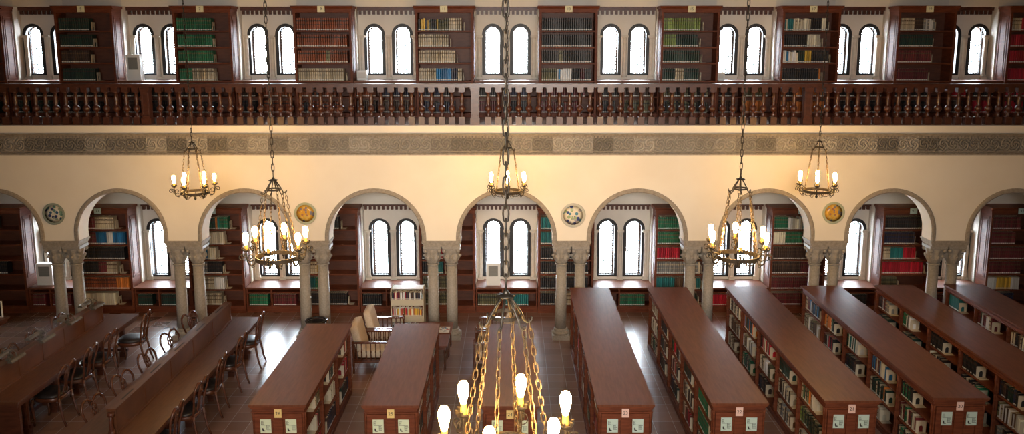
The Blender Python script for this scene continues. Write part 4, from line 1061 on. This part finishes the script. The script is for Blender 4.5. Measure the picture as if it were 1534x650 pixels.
# ------------------------------------------------------------------ books and bookends
def bookend_mesh(w_, h, nm):
    q = MB(); y0, y1 = -.004, .004; r_ = w_ * .20; zs = h * .42
    a = MB(); arch_panel(a, 0, w_, 0, h, y0, y1, [(w_ / 2, r_, .004, zs)], 'beige_metal', 8)
    a.box(0, w_, -.10, 0, -.0005, .0012, 'beige_metal')
    return a.mesh(nm, False)
BE = bookend_mesh(.14, .165, 'bookend')
for (x, y, z, k, lb) in ENDS:
    if k == 'Y' and (abs(x) > 10.3): continue
    o = link('bookend', BE); o['label'] = lb; o['category'] = 'bookend'; o['group'] = 'bookends on the shelves'
    if k == 'L': o.location = (x + .005, y, z + .001)
    elif k == 'R': o.location = (x - .145, y, z + .001)
    else: o.location = (x, y + .02, z + .001); o.rotation_euler = (0, 0, R(90)); 
def book_geo(mb_, c, T=1, D=1, H=1, off=(0, 0, 0), kind='Y', tg=True, tone=0):
    """unit book: spine on local -y, thickness along x, local box 0..T, 0..D, 0..H"""
    def X(p):
        x, y, z = p
        if kind == 'Y': q = (x, y, z)
        elif kind == 'L': q = (y, -x, z)      # spine to -X, run to -Y
        else: q = (-y, -x, z)                  # spine to +X
        return (q[0] + off[0], q[1] + off[1], q[2] + off[2])
    cm = 'book ' + c + (' %d' % tone if tone else ''); l0, l1 = H * .04, H * .13
    P = lambda x, y, z: X((x, y, z))
    F = []; band = BAND.get(c); g = D * .035
    lv = [(0, l0, cm), (l0, l1, 'label_white' if tg and (kind == 'Y' or tone != 1) else cm)]
    if band: lv += [(l1, H * .44, cm), (H * .44, H * .50, band), (H * .50, H * .72, cm), (H * .72, H * .84, band), (H * .84, H, cm)]
    else: lv += [(l1, H, cm)]
    xs_ = [(T * .04, g, T * .22, 0), (T * .22, 0, T * .74, 0), (T * .74, 0, T * .92, g)]
    for za, zb, m_ in lv:
        for xa, ya, xb, yb in xs_:
            F.append(([P(xa, ya, za), P(xb, yb, za), P(xb, yb, zb), P(xa, ya, zb)], m_))
    Ta, Tb = T * .04, T * .92
    F.append(([P(Tb, g, 0), P(Tb, D, 0), P(Tb, D, H), P(Tb, g, H)], cm))
    F.append(([P(Ta, g, 0), P(Ta, g, H), P(Ta, D, H), P(Ta, D, 0)], cm))
    F.append(([P(Ta, g, H), P(T * .22, 0, H), P(T * .74, 0, H), P(Tb, g, H)], cm))
    F.append(([P(Ta, g, H * .985), P(Tb, g, H * .985), P(Tb, D * .97, H * .985), P(Ta, D * .97, H * .985)], 'pages'))
    F.append(([P(Ta, D * .97, 0), P(Ta, D * .97, H), P(Tb, D * .97, H), P(Tb, D * .97, 0)], 'pages'))
    F.append(([P(Ta, g, 0), P(Ta, D, 0), P(Tb, D, 0), P(Tb, g, 0)], cm))
    for pts, m_ in F: mb_.face(pts, m_)
bpy.context.view_layer.update()
dg = bpy.context.evaluated_depsgraph_get(); CAM = Vector(cam.location)
th = R(9.45)
def proj(p):
    d = p - CAM; zc = d.y * math.cos(th) - d.z * math.sin(th); yc = d.z * math.cos(th) + d.y * math.sin(th)
    return 767 + 1250 * d.x / zc, 270 - 1250 * yc / zc, zc
def bpt(b, u, v):  # point on the spine
    x, y, z = b['o']; k = b['kind']; q = b['p'] + u * b['t']
    return Vector((x + q, y, z + v * b['h'])) if k == 'Y' else Vector((x, y - q, z + v * b['h']))
for b in BOOKS:
    c = bpt(b, .5, .5); px, py, zc = proj(c); b['s'] = 0
    if not (2 < px < 1532 and 2 < py < 648): continue
    a = proj(bpt(b, 0, .5)); e = proj(bpt(b, 1, .5)); h0 = proj(bpt(b, .5, 0)); h1 = proj(bpt(b, .5, 1))
    wpx = abs(a[0] - e[0]) + (.35 * abs(a[1] - e[1]) if b['kind'] != 'Y' else 0)
    sz = wpx * abs(h0[1] - h1[1])
    vis = 0
    off = {'Y': Vector((0, -.01, 0)), 'L': Vector((-.01, 0, 0)), 'R': Vector((.01, 0, 0))}[b['kind']]
    for v in (.3, .8):
        tgt = bpt(b, .5, v) + off; d = tgt - CAM
        hit = SC.ray_cast(dg, CAM + d.normalized() * .3, d.normalized(), distance=d.length - .32)
        if not hit[0]: vis += .5
    b['s'] = sz * vis
ranked = sorted([b for b in BOOKS if b['s'] > 0], key=lambda b: -b['s'])
TOP = ranked[:300]; topid = set(id(b) for b in TOP)
print('BOOKS total', len(BOOKS), 'visible', len(ranked), 'cut size', TOP[-1]['s'] if TOP else 0, 'kinds', {k: sum(1 for b in TOP if b['kind'] == k) for k in 'YLR'})
PROTO = {}
for b in TOP:
    key = (b['c'], b['kind'], b['tone'])
    if key not in PROTO:
        q = MB(); book_geo(q, b['c'], 1, 1, 1, (0, 0, 0), b['kind'], True, b['tone']); PROTO[key] = q.mesh('book')
    o = link('book', PROTO[key]); x, y, z = b['o']
    if b['kind'] == 'Y': o.location = (x + b['p'], y, z + .0005); o.scale = (b['t'], b['d'], b['h'])
    else: o.location = (x, y - b['p'], z + .0005); o.scale = (b['d'], b['t'], b['h'])
    nn = ordn[b['n'] - 1] if b['n'] <= 28 else 'last'
    if b['kind'] == 'Y': lb = '%s book, %s from left, %s' % (b['c'], nn, b['where'])
    else: lb = '%s book, %s from far end, %s' % (b['c'], nn, b['where'])
    o['label'] = lb; o['category'] = 'book'; o['group'] = 'books on ' + b['where'] if len(b['where'].split()) < 12 else 'books on the shelves'
q = MB()
for b in BOOKS:
    if id(b) in topid: continue
    x, y, z = b['o']; off = (x + b['p'], y, z + .0005) if b['kind'] == 'Y' else (x, y - b['p'], z + .0005)
    book_geo(q, b['c'], b['t'], b['d'], b['h'], off, b['kind'], True, b['tone'])
o = q.build('shelved_books', None, False); tag(o, 'the many smaller bound volumes filling the shelves all round the library', 'books', None, 'stuff')
